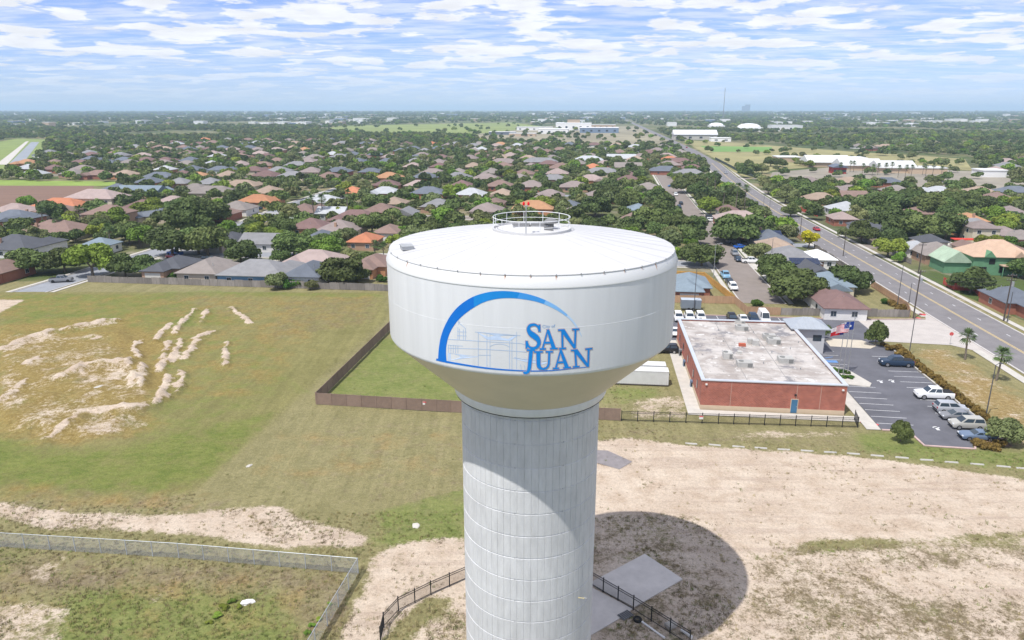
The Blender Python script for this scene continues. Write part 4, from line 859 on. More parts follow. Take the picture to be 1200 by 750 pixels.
# heading: 0 = +a (towards the avenue), 90 = away from the camera, 180 = towards the brick building, -90 = towards the camera
car(1050, 425, 'pickup', 'dark blue', 180, 'dark blue pickup truck parked alone against the hedge')
car(1094, 462.5, 'pickup', 'white', 180, 'white crew cab pickup truck backed up to the hedge')
car(1114, 478.5, 'suv', 'silver', 0, 'silver suv with a rack parked beside the white pickup')
car(1121, 487, 'sedan', 'grey', 180, 'grey sedan parked between two silver vehicles by the hedge')
car(1133, 497, 'suv', 'champagne', 180, 'champagne suv parked beside the steel blue coupe')
car(1145, 510, 'coupe', 'steel blue', 180, 'steel blue coupe in the last stall beside the shrub island')
for px, k, c, l in ((795, 'suv', 'white', 'white suv at the end of the row behind the brick building, beside the tower'), (808, 'suv', 'white', 'white suv parked before the grey box trailer'), (821, 'suv', 'white', 'white suv beside the empty stalls behind the brick building'),
                    (858, 'suv', 'black', 'black suv parked behind the brick building'), (871, 'sedan', 'white', 'white sedan between black suv and dark blue suv'), (883, 'suv', 'dark blue', 'dark blue suv between white sedan and white van'), (895, 'van', 'white', 'tall white van by the wooden fence')):
    car(px, 372 if px < 850 else 374, k, c, -90, l)
car(790, 389, 'sedan', 'white', -90, 'white car with orange marking at the rear corner of the brick building')
car(781, 409.5, 'suv', 'black', 180, 'black vehicle on the grass behind the white containers')
t = thing('box_trailer', 'grey box trailer parked on the grass by the tan fence', 'trailer', (*G(809, 363), 0), GRID)
MB().bx(-2.3, 2.3, -1.1, 1.1, .6, 2.6).build('body', mat('trailer_grey', (.20, .23, .27), .5, .08), t); MB().bx(-2.34, 2.34, -1.14, 1.14, 2.6, 2.68).build('roof', mat('trailer_roof', (.42, .46, .5), .5, .08), t)
for x in (-.5, .5):
    for s in (-1, 1): MB().tube((x, s * .9, .4), (x, s * 1.12, .4), .38, n=12).build('wheel', TYRE, t)
MB().tube((2.3, 0, .55), (3.4, 0, .5), .06, n=6).build('drawbar', BLACK, t)
def container(a0, b0, label, ln=12.2):
    x, y = W(a0, b0); t = thing('shipping_container', label, 'container', (x, y, .12), GRID); wm = mat('container_white', (.62, .62, .60), .6, .08, .8)
    MB().bx(0, ln, .05, 2.4, 0, 2.55).build('body', wm, t)
    m = MB().bx(0, .14, 0, .14, 0, 2.6).mesh('corner_post', wm)
    for i in range(40):
        x = .2 + i * (ln - .4) / 40; o = MB().bx(x, x + .15, 0, .06, .15, 2.42).build('rib', wm, t)
    MB().bx(0, ln, -.01, .12, 2.45, 2.6).build('top_rail', wm, t); MB().bx(0, ln, -.01, .12, -.02, .15).build('bottom_rail', mat('rail_dark', (.1, .09, .08), .8, .2), t)
    for s in (0, 1): MB().bx(ln - .005, ln + .05, .12 + s * 1.12, 1.18 + s * 1.12, .1, 2.5).build('door', wm, t); MB().tube((ln + .08, .6 + s * 1.12, .1), (ln + .08, .6 + s * 1.12, 2.5), .03, n=6).build('lock_rod', STEEL, t)
    MB().box((ln + .1, .3, 2.0), (.12, .2, .3)).build('vent_box', DARK, t)
container(1.7, 119.4, 'white shipping container with ribbed side facing the iron fence'); container(1.5, 122.4, 'white shipping container standing behind another container')
# street cars
for px, py, k, c, h, l in ((850, 323, 'pickup', 'light blue', -90, 'light blue pickup at the side street kerb'), (855, 330, 'sedan', 'black', -90, 'black sedan between light blue pickup and white car'), (859, 336.5, 'suv', 'white', -90, 'white car parked on the side street next to the tan fence end'),
     (861, 297, 'suv', 'grey', -90, 'grey suv on the side street by the oak trunk'), (865, 303.5, 'sedan', 'dark blue', -90, 'dark blue sedan behind the grey suv on the side street'), (880, 306, 'pickup', 'white', 0, 'white pickup in a driveway off the side street'), (868, 289, 'sedan', 'bright blue', 20, 'bright blue car in front yard under an oak'), (859, 283, 'suv', 'grey', 15, 'grey car beside the red one in the yard'), (864, 280, 'sedan', 'red', 10, 'red car in a yard off the side street'),
     (834, 258, 'suv', 'white', 0, 'white suv in driveway of the pink roofed house'), (833, 254.5, 'suv', 'black', 0, 'black suv behind the white suv in a driveway'), (957, 268.5, 'sedan', 'red', -90, 'red car driving on the avenue'), (838, 306, 'sedan', 'black', -90, 'black sedan under the street corner oak'), (798, 238, 'sedan', 'black', -90, 'black car far up the side street'), (792, 228, 'suv', 'white', -90, 'white car far up the side street'), (787, 218, 'sedan', 'blue', 0, 'blue car at the far end of the side street'), (796, 243, 'suv', 'dark blue', -90, 'dark blue suv far up the side street')): car(px, py, k, c, h, l, detail=py > 300)
for px, py, k, c, h, l in ((202, 300.5, 'sedan', 'red', 160, 'red car in a driveway behind the dark roofed house'), (205, 297, 'pickup', 'bright blue', 160, 'bright blue pickup beyond the red car'), (415, 254, 'suv', 'white', 30, 'white suv in driveway of brown hip roofed house'), (302, 244, 'suv', 'dark blue', 0, 'dark blue suv on the lawn of the rust roofed house'), (278, 250, 'sedan', 'white', 40, 'white car before the grey roofed house'), (332, 257, 'sedan', 'white', 20, 'white car near the end of the pale street'), (224, 217, 'sedan', 'blue', 0, 'blue car by the far street bend'), (72, 328, 'pickup', 'grey', 20, 'grey pickup in oak shade on the pale street'), (8, 298, 'van', 'white', 90, 'white van beside the charcoal roofed house'), (245, 304, 'suv', 'black', 0, 'black suv behind the brown hip roofed house'), (355, 254, 'suv', 'dark blue', 0, 'dark blue car by the maroon roofed house'), (352, 256, 'sedan', 'black', 0, 'black car by the maroon roofed house'), (1112, 386, 'sedan', 'light blue', 0, 'x')): 
    if l != 'x': car(px, py, k, c, h, l, detail=False)
car(1192, 360, 'suv', 'light blue', 0, 'turquoise car behind the tall utility pole across the avenue', detail=True)
for i, (a, b, c, h) in enumerate(((82, 480, 'white', -90), (92, 560, 'silver', 90), (103, 760, 'white', -90), (112, 930, 'red', 90), (109, 1020, 'white', -90), (114, 1250, 'silver', 90), (113, 1330, 'black', -90))):
    car(0, 0, 'suv' if i % 2 else 'sedan', c, h, '%s car driving far up the avenue' % c, detail=False, group='cars far up the avenue', ab=(a + (5 if b < 600 else 0), b))

# ================================================================== FENCES, POLES, SMALL THINGS
def fence(pts, label, h, kind, step, cat='fence', world=False):
    P = pts if world else [W(*p) for p in pts]; t = thing(kind['name'], label, cat, (P[0][0], P[0][1], 0))
    pm = kind['panel']; po = kind['post']
    for (x0, y0), (x1, y1) in zip(P[:-1], P[1:]):
        L = math.hypot(x1 - x0, y1 - y0); n = max(1, round(L / step)); a = math.atan2(y1 - y0, x1 - x0)
        for i in range(n):
            x, y = x0 + (x1 - x0) * i / n - P[0][0], y0 + (y1 - y0) * i / n - P[0][1]
            o = ob('panel', pm, t, (x, y, 0), a, (L / n, 1, h * random.uniform(*kind.get('jit', (1, 1))))); o.rotation_euler[0] = random.uniform(-1, 1) * kind.get('lean', 0)
            if kind.get('stuff'): o['kind'] = 'stuff'
            ob('post', po, t, (x, y, 0), a, (1, 1, h))
    ob('post', po, t, (P[-1][0] - P[0][0], P[-1][1] - P[0][1], 0), a, (1, 1, h)); return t
def board_panel(m, n=15):
    b = MB(); r = random.Random(3)
    for i in range(n):
        x = (i + .5) / n; b.box((x, r.uniform(-.008, .008), .5 * r.uniform(.95, 1.02)), (.93 / n, .025, r.uniform(.93, 1.02)))
    for z in (.2, .8): b.box((.5, .045, z), (1, .05, .05))
    return b.mesh('panel', m)
def solid_panel(m):
    b = MB()
    for i in range(8): b.box((.5, 0, .02 + (i + .5) * .118), (1, .035, .112))
    b.box((.5, 0, .985), (1, .07, .03)); return b.mesh('panel', m)
def iron_panel(n=18):
    b = MB()
    for z in (.1, .8, .95): b.box((.5, 0, z), (1, .04, .03))
    for i in range(n): b.box(((i + .5) / n, 0, .5), (.008, .02, 1.0))
    return b.mesh('panel', BLACK)
def chain_panel(n=14):
    b = MB(); wv = mat('chain_wire', (.30, .31, .33), .5, .1, metal=.3)
    for i in range(-n, n):
        for s in (1, -1):
            x0 = i / n; x1 = x0 + 1.0; za, zb = 0.02, 1.0
            c0, c1 = max(x0, 0), min(x1, 1)
            if c1 <= c0: continue
            z0 = za + (c0 - x0) * (zb - za); z1 = za + (c1 - x0) * (zb - za)
            if s < 0: z0, z1 = za + zb - z0, za + zb - z1
            b.add([(c0, -.006, z0 - .0026), (c1, -.006, z1 - .0026), (c1, .006, z1 + .0026), (c0, .006, z0 + .0026)], [(0, 1, 2, 3)])
    return b.mesh('panel', wv)
def post(m, w, k=1.04): return MB().box((0, 0, .5 * k), (w, w, k)).mesh('post', m)
K_GREY = dict(name='board_fence', panel=board_panel(WOODG), post=post(WOODG, .1, 1.0), jit=(.9, 1.06), lean=.03); K_TAN = dict(name='wooden_fence', panel=board_panel(WOODT), post=post(WOODT, .1, 1.0), jit=(.98, 1.03))
K_ORG = dict(name='wooden_fence', panel=board_panel(WOODO), post=post(WOODO, .1)); K_RED = dict(name='wooden_fence', panel=board_panel(WOODR), post=post(WOODR, .1), jit=(.97, 1.03))
K_BRN = dict(name='panel_fence', panel=solid_panel(BROWNF), post=post(BROWNF, .13)); K_IRON = dict(name='iron_fence', panel=iron_panel(), post=post(BLACK, .09, 1.06), stuff=True)
K_CHAIN = dict(name='chain_link_fence', panel=chain_panel(), post=post(GALV, .07, 1.02), stuff=True)
fence([(-138, 182), (-100, 181.5), (-54, 181), (-40, 181)], 'long weathered grey board fence behind the row of houses', 1.9, K_GREY, 2.44)
fence([(-42.7, 150), (-43.6, 105.4)], 'brown panel fence running back from the corner towards the houses', 2.0, K_BRN, 2.44); fence([(-43.4, 105.2), (-26, 104.6), (-19, 104.4), (5.2, 104.1)], 'brown panel fence behind the tower shaft', 2.0, K_BRN, 2.44)
fence([(5.4, 104.1), (20, 104.6), (40.6, 105.5), (41.0, 108.2)], 'black iron fence in front of the brick building', 1.65, K_IRON, 2.4)
fence([G(446, 752), G(450, 735), G(467, 716), G(505, 697), G(548, 678)], 'black iron fence left of the tower shaft'.replace('left of', 'joining'), 1.55, K_IRON, 1.9, world=True)
fence([G(690, 684), G(742, 715), G(808, 757)], 'black iron fence between the two concrete pads', 1.6, K_IRON, 1.9, world=True)
cf = fence([G(-60, 633), G(0, 641), G(210, 654), G(420, 672), G(370, 757), G(345, 800)], 'chain link fence round the grassy corner lot', 1.8, K_CHAIN, 2.9, world=True)
P = [G(-60, 633), G(0, 641), G(210, 654), G(420, 672), G(370, 757), G(345, 800)]
for (x0, y0), (x1, y1) in zip(P[:-1], P[1:]): MB().tube((x0 - P[0][0], y0 - P[0][1], 1.8), (x1 - P[0][0], y1 - P[0][1], 1.8), .03, n=6).build('top_rail', GALV, cf)
fence([(8, 176.9), (35.4, 177.6)], 'tan wooden fence behind the box trailer', 1.9, K_TAN, 2.44); fence([(35.5, 177.5), (36.4, 168.2), (44.0, 168.2)], 'tan wooden fence behind the parked van', 1.9, K_TAN, 2.44); fence([(44.2, 168.3), (73.0, 169.6)], 'grey weathered fence along the lot drive', 1.9, K_GREY, 2.44)
fence([(35.4, 178.4), (31.9, 205), (24, 206)], 'honey coloured wooden fence round the red brick house yard', 1.9, K_ORG, 2.44); fence([(73.2, 169.7), (75.2, 176), (75.2, 200)], 'orange wooden fence beside avenue sidewalk', 1.8, K_TAN, 2.44)
fence([GA(1105, 333), GA(1118, 340), GA(1141, 341), GA(1152, 353), GA(1168, 361)], 'red wooden fence in oak shade across the avenue', 2.0, K_RED, 2.44); fence([GA(938, 247), GA(958, 254)], 'red wooden fence beside the avenue near the pink roofed shed', 2.0, K_RED, 2.44)
for pts, l in (([(75.6, 205), (75.8, 256)], 'wooden back fence along the avenue before the yellow tree'), ([(75.8, 270), (76.5, 345)], 'wooden back fence along the avenue behind the palms')): fence(pts, l, 1.8, K_GREY if 'yellow' in l else K_TAN, 2.44)
fence([(98, 232), (97.5, 292)], 'low grey fence across the avenue beside light green trees', 1.7, K_GREY, 2.44); fence([GA(900, 213), GA(870, 204), GA(838, 187)], 'dark green fence along the sports ground', 2.2, dict(name='mesh_fence', panel=solid_panel(mat('fence_dark', (.05, .07, .06), .7, .1)), post=post(BLACK, .1)), 4.0)
# wheel stops in a row
wsm = MB().add([(-.85, -.13, 0), (.85, -.13, 0), (.85, .13, 0), (-.85, .13, 0), (-.82, -.08, .14), (.82, -.08, .14), (.82, .08, .14), (-.82, .08, .14)], [(4, 5, 6, 7), (0, 1, 5, 4), (1, 2, 6, 5), (2, 3, 7, 6), (3, 0, 4, 7)]).mesh('wheel_stop', mat('stop_concrete', (.47, .45, .42), .9, .12, 2))
for x, y in zip((810, 837.5, 865.5, 891.6, 918.5, 945.8, 973, 1000, 1028, 1057, 1086, 1115, 1145, 1176, 1199), (520, 521.5, 523.4, 525, 526.8, 528.3, 530, 531.7, 534, 536.3, 539, 541.7, 544, 546.7, 548.9)):
    q = G(x, y); tag(ob('wheel_stop', wsm, None, (q[0], q[1], -.04 + ground_z(*q) * 0 + .0), GRID + math.radians(random.uniform(-4, 2) - 2)), 'pale concrete wheel stop in the row along the dirt edge', 'wheel stop', 'wheel stops along the dirt')
# utility and lamp poles
def upole(px, py, h, label, arms=1, trf=False, r=.17, m=POLEW, lean=0):
    x, y = G(px, py); t = thing('utility_pole', label, 'pole', (x, y, 0)); t.rotation_euler = (0, math.radians(lean), 0)
    MB().tube((0, 0, 0), (0, 0, h), r, r * .65, 10).build('pole', m, t)
    for k in range(arms):
        z = h - .5 - k * 1.1; MB().box((0, 0, z), (2.2, .12, .14)).build('crossarm', m, t)
        for s in (-.9, -.3, .3, .9): MB().tube((s, 0, z), (s, 0, z + .25), .05, n=6).build('insulator', STEEL, t)
    if trf: MB().tube((.35, -.2, h - 2.9), (.35, -.2, h - 1.9), .3, n=12).build('transformer', STEEL, t)
    return Vector((x, y, h - .3))
def lamp_pole(px, py, h, label, m=POLEG, arm=1.6, ang=0.0):
    x, y = G(px, py); t = thing('street_lamp', label, 'street lamp', (x, y, 0), ang); MB().tube((0, 0, 0), (0, 0, h), .1, .06, 8).build('pole', m, t)
    if arm: MB().tube((0, 0, h), (arm, 0, h + .3), .045, n=6).build('arm', m, t); MB().box((arm + .25, 0, h + .28), (.6, .25, .13)).build('lamp_head', m, t)
    MB().tube((0, 0, 0), (0, 0, .4), .18, n=10).build('base', m, t)
u1 = upole(1070, 374, 11.5, 'dark timber utility pole at corner of driveway and avenue', 1, True)
u2 = upole(1176, 376, 11.0, 'dark timber utility pole with transformer by the red fence', 2, True); u3 = upole(1076, 321, 9.0, 'timber utility pole on the lawn of the grey-brown hip roofed house', 1)
u4 = upole(1180, 377.5, 7.0, 'short stub pole leaning beside the tall utility pole', 0, r=.12, m=POLEG)
u5 = upole(988, 300, 8.0, 'utility pole at the avenue kerb beyond the yellow tree', 0, r=.14); u6 = upole(937, 279, 9.0, 'utility pole in the verge before the red car', 0, r=.14)
lamp_pole(1051, 361, 10.5, 'grey lamp pole behind the orange fence', arm=0); lamp_pole(1065, 417, 8.6, 'dark slim lamp pole in the dry lawn by the driveway', arm=0); lamp_pole(1155, 489, 8.6, 'dark slim lamp pole behind the hedge beside the leaning oak', arm=.5); lamp_pole(1065, 355, 5.0, 'short lamp pole at the avenue kerb by yellow shrubs', arm=0)
lamp_pole(894, 249, 9.0, 'street lamp at the avenue kerb near the palms', arm=1.2); lamp_pole(901, 253, 8.0, 'bare pole at the avenue kerb near the palms', arm=0); lamp_pole(836, 325, 9.5, 'pale slim street lamp at the corner of the side street', m=STEEL, arm=1.3); lamp_pole(813, 365, 11, 'tall slim lamp pole behind the grey box trailer', arm=0)
lamp_pole(903, 310, 8, 'dark lamp pole between the oak and slate roof', arm=0)
def cable(p, q, sag, label, r=.018):
    m = MB(); n = 16; pts = [p.lerp(q, i / n) - Vector((0, 0, sag * 4 * (i / n) * (1 - i / n))) for i in range(n + 1)]
    for a, b in zip(pts[:-1], pts[1:]): m.tube(a, b, r, n=5, cap=False)
    tag(m.build('overhead_cable', mat('cable', (.10, .10, .105), .6, .05)), label, 'cable', 'overhead cables across the avenue')
for dz in (0, -.5, -1.2): cable(u1 + Vector((0, 0, dz)), u2 + Vector((0, 0, dz - .3)), 1.2 - dz * .5, 'overhead cable slung across the avenue between timber poles', .022 if dz else .016)
cable(u1, u3, .8, 'overhead cable from corner pole to the lawn pole'); cable(u2, Vector((*W(93, 110), 10.5)), 1.2, 'overhead cable running along the avenue towards the verge end')
# stop sign
x, y = G(1113, 404); t = thing('stop_sign', 'red stop sign at the mouth of the driveway', 'sign', (x, y, 0), math.radians(170)); MB().tube((0, 0, 0), (0, 0, 2.3), .035, n=6).build('post', STEEL, t)
MB().add([(.4 * math.cos(math.pi / 8 + k * math.pi / 4), s * .015, 2.3 + .4 * math.sin(math.pi / 8 + k * math.pi / 4)) for s in (-1, 1) for k in range(8)], [tuple(range(8)), tuple(range(15, 7, -1))] + [(k, 8 + k, 8 + (k + 1) % 8, (k + 1) % 8) for k in range(8)]).build('plate', REDP, t)
def sign(px, py, label, z=1.2, par=None):
    x, y = G(px, py); t = thing('notice_sign', label, 'sign', (x, y - .12, z), GRID); MB().box((0, 0, 0), (.6, .03, .55)).build('board', TRIM, t); MB().box((0, -.02, .17), (.56, .02, .18)).build('red_band', REDP, t)
sign(498, 481, 'small white notice with red band on brown fence gate', 1.3); sign(821, 496, 'white notice with red band on the black iron fence', 1.0)
# along the building: bins, units
for px, py, sx, sy, sz, c, l in ((797.5, 417, .7, .8, 1.2, 'grey', 'dark grey utility cabinet against the brick wall'), (801.5, 420.5, .6, .6, 1.1, 'red', 'red cabinet against the brick wall'), (802.5, 429, .7, 1.0, 1.0, 'steel blue', 'grey-blue unit on the walk beside brick wall'), (811, 453, .7, .9, 1.0, 'steel blue', 'grey-blue air unit near the building corner')):
    x, y = G(px, py); t = thing('utility_cabinet', l, 'cabinet', (x, y, .08), GRID); m = mat('cab ' + c, PAINTS[c], .6, .08); MB().box((0, 0, sz / 2), (sx, sy, sz)).build('body', m, t); MB().box((0, 0, sz + .03), (sx + .08, sy + .08, .06)).build('lid', m, t); MB().box((0, -sy / 2 - .015, sz * .5), (sx * .7, .03, sz * .6)).build('grille', DARK, t)
# by the tower
x, y = G(747, 727); t = thing('old_tyre', 'old black tyre lying by the fence', 'tyre', (x, y, 0)); k = MB(); 
prof = [(.42, .12), (.40, .22), (.30, .25), (.22, .2), (.22, .06), (.30, .0), (.40, .03), (.42, .12)]; k.lathe(prof, 24).build('casing', TYRE, t); MB().lathe([(.21, .07), (.225, .1), (.21, .16)], 24).build('bead', RIM, t)
def pipe(p, q, r, m, name, label, cat):
    a, b = Vector((*G(*p), r)), Vector((*G(*q), r)); t = thing(name, label, cat, a); d = b - a; MB().tube((0, 0, 0), d, r, n=10).build('tube', m, t)
    for e in (d * 0, d): MB().tube(e - d.normalized() * .06, e + d.normalized() * .06, r * 1.25, n=10).build('collar', m, t)
pipe((753, 730), (778, 748), .09, TRIM, 'white_pipe', 'white plastic pipe lying beside the tyre', 'pipe'); pipe((799, 740), (810, 748), .13, TRIM, 'white_pipe', 'short thick white pipe by the fence end', 'pipe')
x, y = G(733, 722); t = thing('grate_cover', 'flat grey steel grate leaning by the fence post', 'grate', (x, y, .08), math.radians(35)); MB().box((0, 0, .04), (1.3, .9, .05)).build('plate', mat('grate', (.2, .2, .2), .7, .2), t)
for i in range(6): MB().box((-.55 + i * .22, 0, .08), (.05, .88, .03)).build('bar', BLACK, t)
x, y = G(786, 734); t = thing('concrete_box', 'small concrete valve box outside the fence', 'valve box', (x, y, 0), .5); MB().box((0, 0, .15), (.9, .7, .35)).build('body', PAD, t); MB().box((0, 0, .345), (.7, .5, .04)).build('lid', WALK, t)
def rubble(px, py, s, m, name, label, cat, seed):
    x, y = G(px, py); r = random.Random(seed); bm = bmesh.new(); bmesh.ops.create_icosphere(bm, subdivisions=2, radius=1)
    for v in bm.verts:
        k = r.uniform(.75, 1.2); v.co = Vector((v.co.x * s[0] * k, v.co.y * s[1] * k, max(v.co.z, -.2) * s[2] * k))
    me = bpy.data.meshes.new(name); bm.to_mesh(me); bm.free(); me.materials.append(m); tag(ob(name, me, None, (x, y, ground_z(x, y) + s[2] * .15), r.uniform(0, 3)), label, cat)
rubble(289, 707, (.75, .35, .3), TRIM, 'plastic_sheet', 'crumpled white sheet in the weedy corner lot', 'sheet', 1); rubble(116, 461, (1.1, .5, .25), WALK, 'concrete_slab', 'broken concrete slab on the dirt mound', 'slab', 2); rubble(215, 546, (.7, .5, .15), WALK, 'dirt_clod', 'pale dirt heap in the long green grass', 'dirt heap', 3); rubble(487, 616, (.6, .45, .15), WALK, 'dirt_clod', 'pinkish dirt heap in the green patch by the track', 'dirt heap', 4); rubble(292, 546, (.5, .3, .1), WALK, 'dirt_clod', 'small pale clod on the mown grass', 'dirt heap', 5)

# ================================================================== HOUSES
ROOFC = {'charcoal': (.085, .088, .098), 'slate': (.13, .145, .17), 'grey': (.225, .222, .225), 'grey-brown': (.235, .205, .185), 'brown': (.22, .15, .125), 'maroon': (.175, .110, .10), 'mauve': (.245, .20, .185), 'terracotta': (.46, .185, .10), 'rust': (.36, .17, .09),
         'pinkish': (.335, .262, .238), 'peach': (.50, .35, .25), 'pale grey': (.40, .41, .42), 'white': (.74, .74, .73), 'blue-grey': (.19, .235, .27), 'tan': (.33, .25, .19), 'orange': (.40, .22, .12)}
WALLC = {'white': (.68, .66, .63), 'cream': (.60, .53, .40), 'beige': (.50, .42, .33), 'brick': (.33, .135, .09), 'tan brick': (.42, .27, .19), 'blue': (.16, .29, .42), 'yellow': (.60, .48, .20), 'grey': (.38, .38, .38), 'green': (.09, .36, .13), 'pale green': (.42, .50, .40), 'orange brick': (.46, .23, .12)}
def roofm(c): return mat('roof ' + c, ROOFC[c], .9, .16, .45, rnd=.08, bump=.12, bscale=4, detail=9)
def wallm(c): return mat('wall ' + c, WALLC[c], .9, .10, .8, rnd=.06, detail=7)
def hip(m, x0, x1, y0, y1, z, pitch, gable=False, ov=.55, th=.16):
    x0 -= ov; x1 += ov; y0 -= ov; y1 += ov; w, d = x1 - x0, y1 - y0; al = w >= d; hh = min(w, d) / 2 * pitch; ins = 0.02 if gable else min(w, d) / 2
    cx, cy = (x0 + x1) / 2, (y0 + y1) / 2
    if al: r = [(x0 + ins, cy, z + hh), (x1 - ins, cy, z + hh)]
    else: r = [(cx, y0 + ins, z + hh), (cx, y1 - ins, z + hh)]
    c = [(x0, y0, z), (x1, y0, z), (x1, y1, z), (x0, y1, z)]; b = [(x, y, z - th) for x, y, _ in c]
    f = [(0, 1, 5, 4), (1, 2, 5), (2, 3, 4, 5), (3, 0, 4)] if al else [(0, 1, 4), (1, 2, 5, 4), (2, 3, 5), (3, 0, 4, 5)]
    m.add(c + r + b, f + [(0, 6, 7, 1), (1, 7, 8, 2), (2, 8, 9, 3), (3, 9, 6, 0), (9, 8, 7, 6)]); return hh
HOUSES = []       # (x, y, radius, short description)
wpm = {}
def house(ab, w, d, rot, roof, wall, label, kind='hip', wing=None, st=1, near=True, group=None, short=None, pitch=.46, seed=0):
    r = random.Random(seed); x, y = W(*ab); t = thing('house', label, 'house', (x, y, 0), GRID + math.radians(rot), group); h = 2.75 * st + .1; rm, wm = roofm(roof), wallm(wall)
    m = MB().bx(-w / 2, w / 2, -d / 2, d / 2, -.1, h); rf = MB(); g = kind == 'gable'
    hh = hip(rf, -w / 2, w / 2, -d / 2, d / 2, h, pitch, g)
    if g:
        if w >= d: m.add([(s * w / 2, -d / 2, h) for s in (-1, 1)] + [(s * w / 2, d / 2, h) for s in (-1, 1)] + [(s * w / 2, 0, h + hh - .3) for s in (-1, 1)], [(0, 2, 4), (1, 3, 5)])
        else: m.add([(-w / 2, s * d / 2, h) for s in (-1, 1)] + [(w / 2, s * d / 2, h) for s in (-1, 1)] + [(0, s * d / 2, h + hh - .3) for s in (-1, 1)], [(0, 2, 4), (1, 3, 5)])
    wg = None
    if wing:
        sx, ww, wd = wing; wx = sx * (w / 2 - ww / 2 - .15); wy0, wy1 = -d / 2 - wd, -d / 2 + ww * .55
        m.bx(wx - ww / 2, wx + ww / 2, wy0, -d / 2 + .1, -.1, h - .02); hip(rf, wx - ww / 2, wx + ww / 2, wy0, wy1 + d * .2, h - .03, pitch, g or r.random() < .3); wg = (wx, ww, wy0)
    m.build('wall', wm, t); ro = rf.build('roof', rm, t)
    if near:
        for k in range(1): vx, vy = r.uniform(-.3, .3) * w, r.uniform(.1, .3) * d; MB().tube((vx, vy, h), (vx, vy, h + (d / 2 - abs(vy)) * pitch + .45), .09, n=6).build('vent_pipe', STEEL, ro)
        if r.random() < .15: cx_ = r.uniform(-.3, .3) * w; MB().box((cx_, d * .3, h + d * .18 * pitch + .8), (.8, .8, 2.0)).build('chimney', wallm('tan brick'), ro)
    def win(px, py, a, ww=1.2, hw=1.15, z=1.5):
        key = (round(ww, 1), round(hw, 1))
        if key not in wpm: wpm[key] = (MB().bx(-ww / 2 - .1, ww / 2 + .1, -.05, .03, -hw / 2 - .1, hw / 2 + .1).mesh('window', TRIM), MB().bx(-ww / 2, -.03, -.075, -.04, -hw / 2, hw / 2).bx(.03, ww / 2, -.075, -.04, -hw / 2, hw / 2).mesh('pane', GLASS))
        o = ob('window', wpm[key][0], t, (px, py, z), a)
        if near: ob('pane', wpm[key][1], o)
        else: o.data = wpm[key][1]; o.location[2] = z
    for s in range(st):
        z = 1.5 + s * 2.75
        n = max(2, int(w / 5)) if near else 2
        for i in range(n):
            xx = -w / 2 + (i + .5) * w / n + r.uniform(-.4, .4); win(xx, d / 2, math.pi, z=z) if near or rot in (180,) else None
            if not (wg and abs(xx - wg[0]) < wg[1] / 2 + .8): win(xx, -d / 2, 0, z=z)
        if near:
            for sx in (-1, 1): win(sx * w / 2, r.uniform(-.2, .25) * d, sx * math.pi / 2, z=z)
    if near:
        dx = r.uniform(-.15, .1) * w
        if wg and abs(dx - wg[0]) < wg[1] / 2 + .6: dx = -wg[0] * .4
        dr = MB().bx(dx - .5, dx + .5, -d / 2 - .05, -d / 2 + .05, 0, 2.1).build('door', mat('front_door', (.16, .09, .06), .6, .1), t); MB().box((dx + .38, -d / 2 - .08, 1.0), (.06, .06, .1)).build('handle', STEEL, dr)
        if wg: MB().bx(wg[0] - wg[1] * .36, wg[0] + wg[1] * .36, wg[2] - .05, wg[2] + .04, 0, 2.2).build('garage_door', mat('garage_paint', (.60, .58, .54), .6, .06), t)
    HOUSES.append((x, y, max(w, d) / 2 + 1.5, short or label)); return t
def hpx(px, py, wpx, d, rot, roof, wall, label, **k):
    st = k.get('st', 1); z = 2.8 * st + 1.0; x, y = G(px, py, z); w = max(9., min(30., wpx * math.hypot(y, CAMH) / FPX)); k.setdefault('seed', int(px * 7 + py))
    d = min(d, 1.1 * w + 3); 
    house(AB(x, y), w if rot in (0, 180) else d, d if rot in (0, 180) else w, rot if rot in (0, 180) else 0, roof, wall, label, **k)
SW = lambda px, s=None: ((s or (1 if (px * 13) % 2 else -1)), 6.4, 4.5)
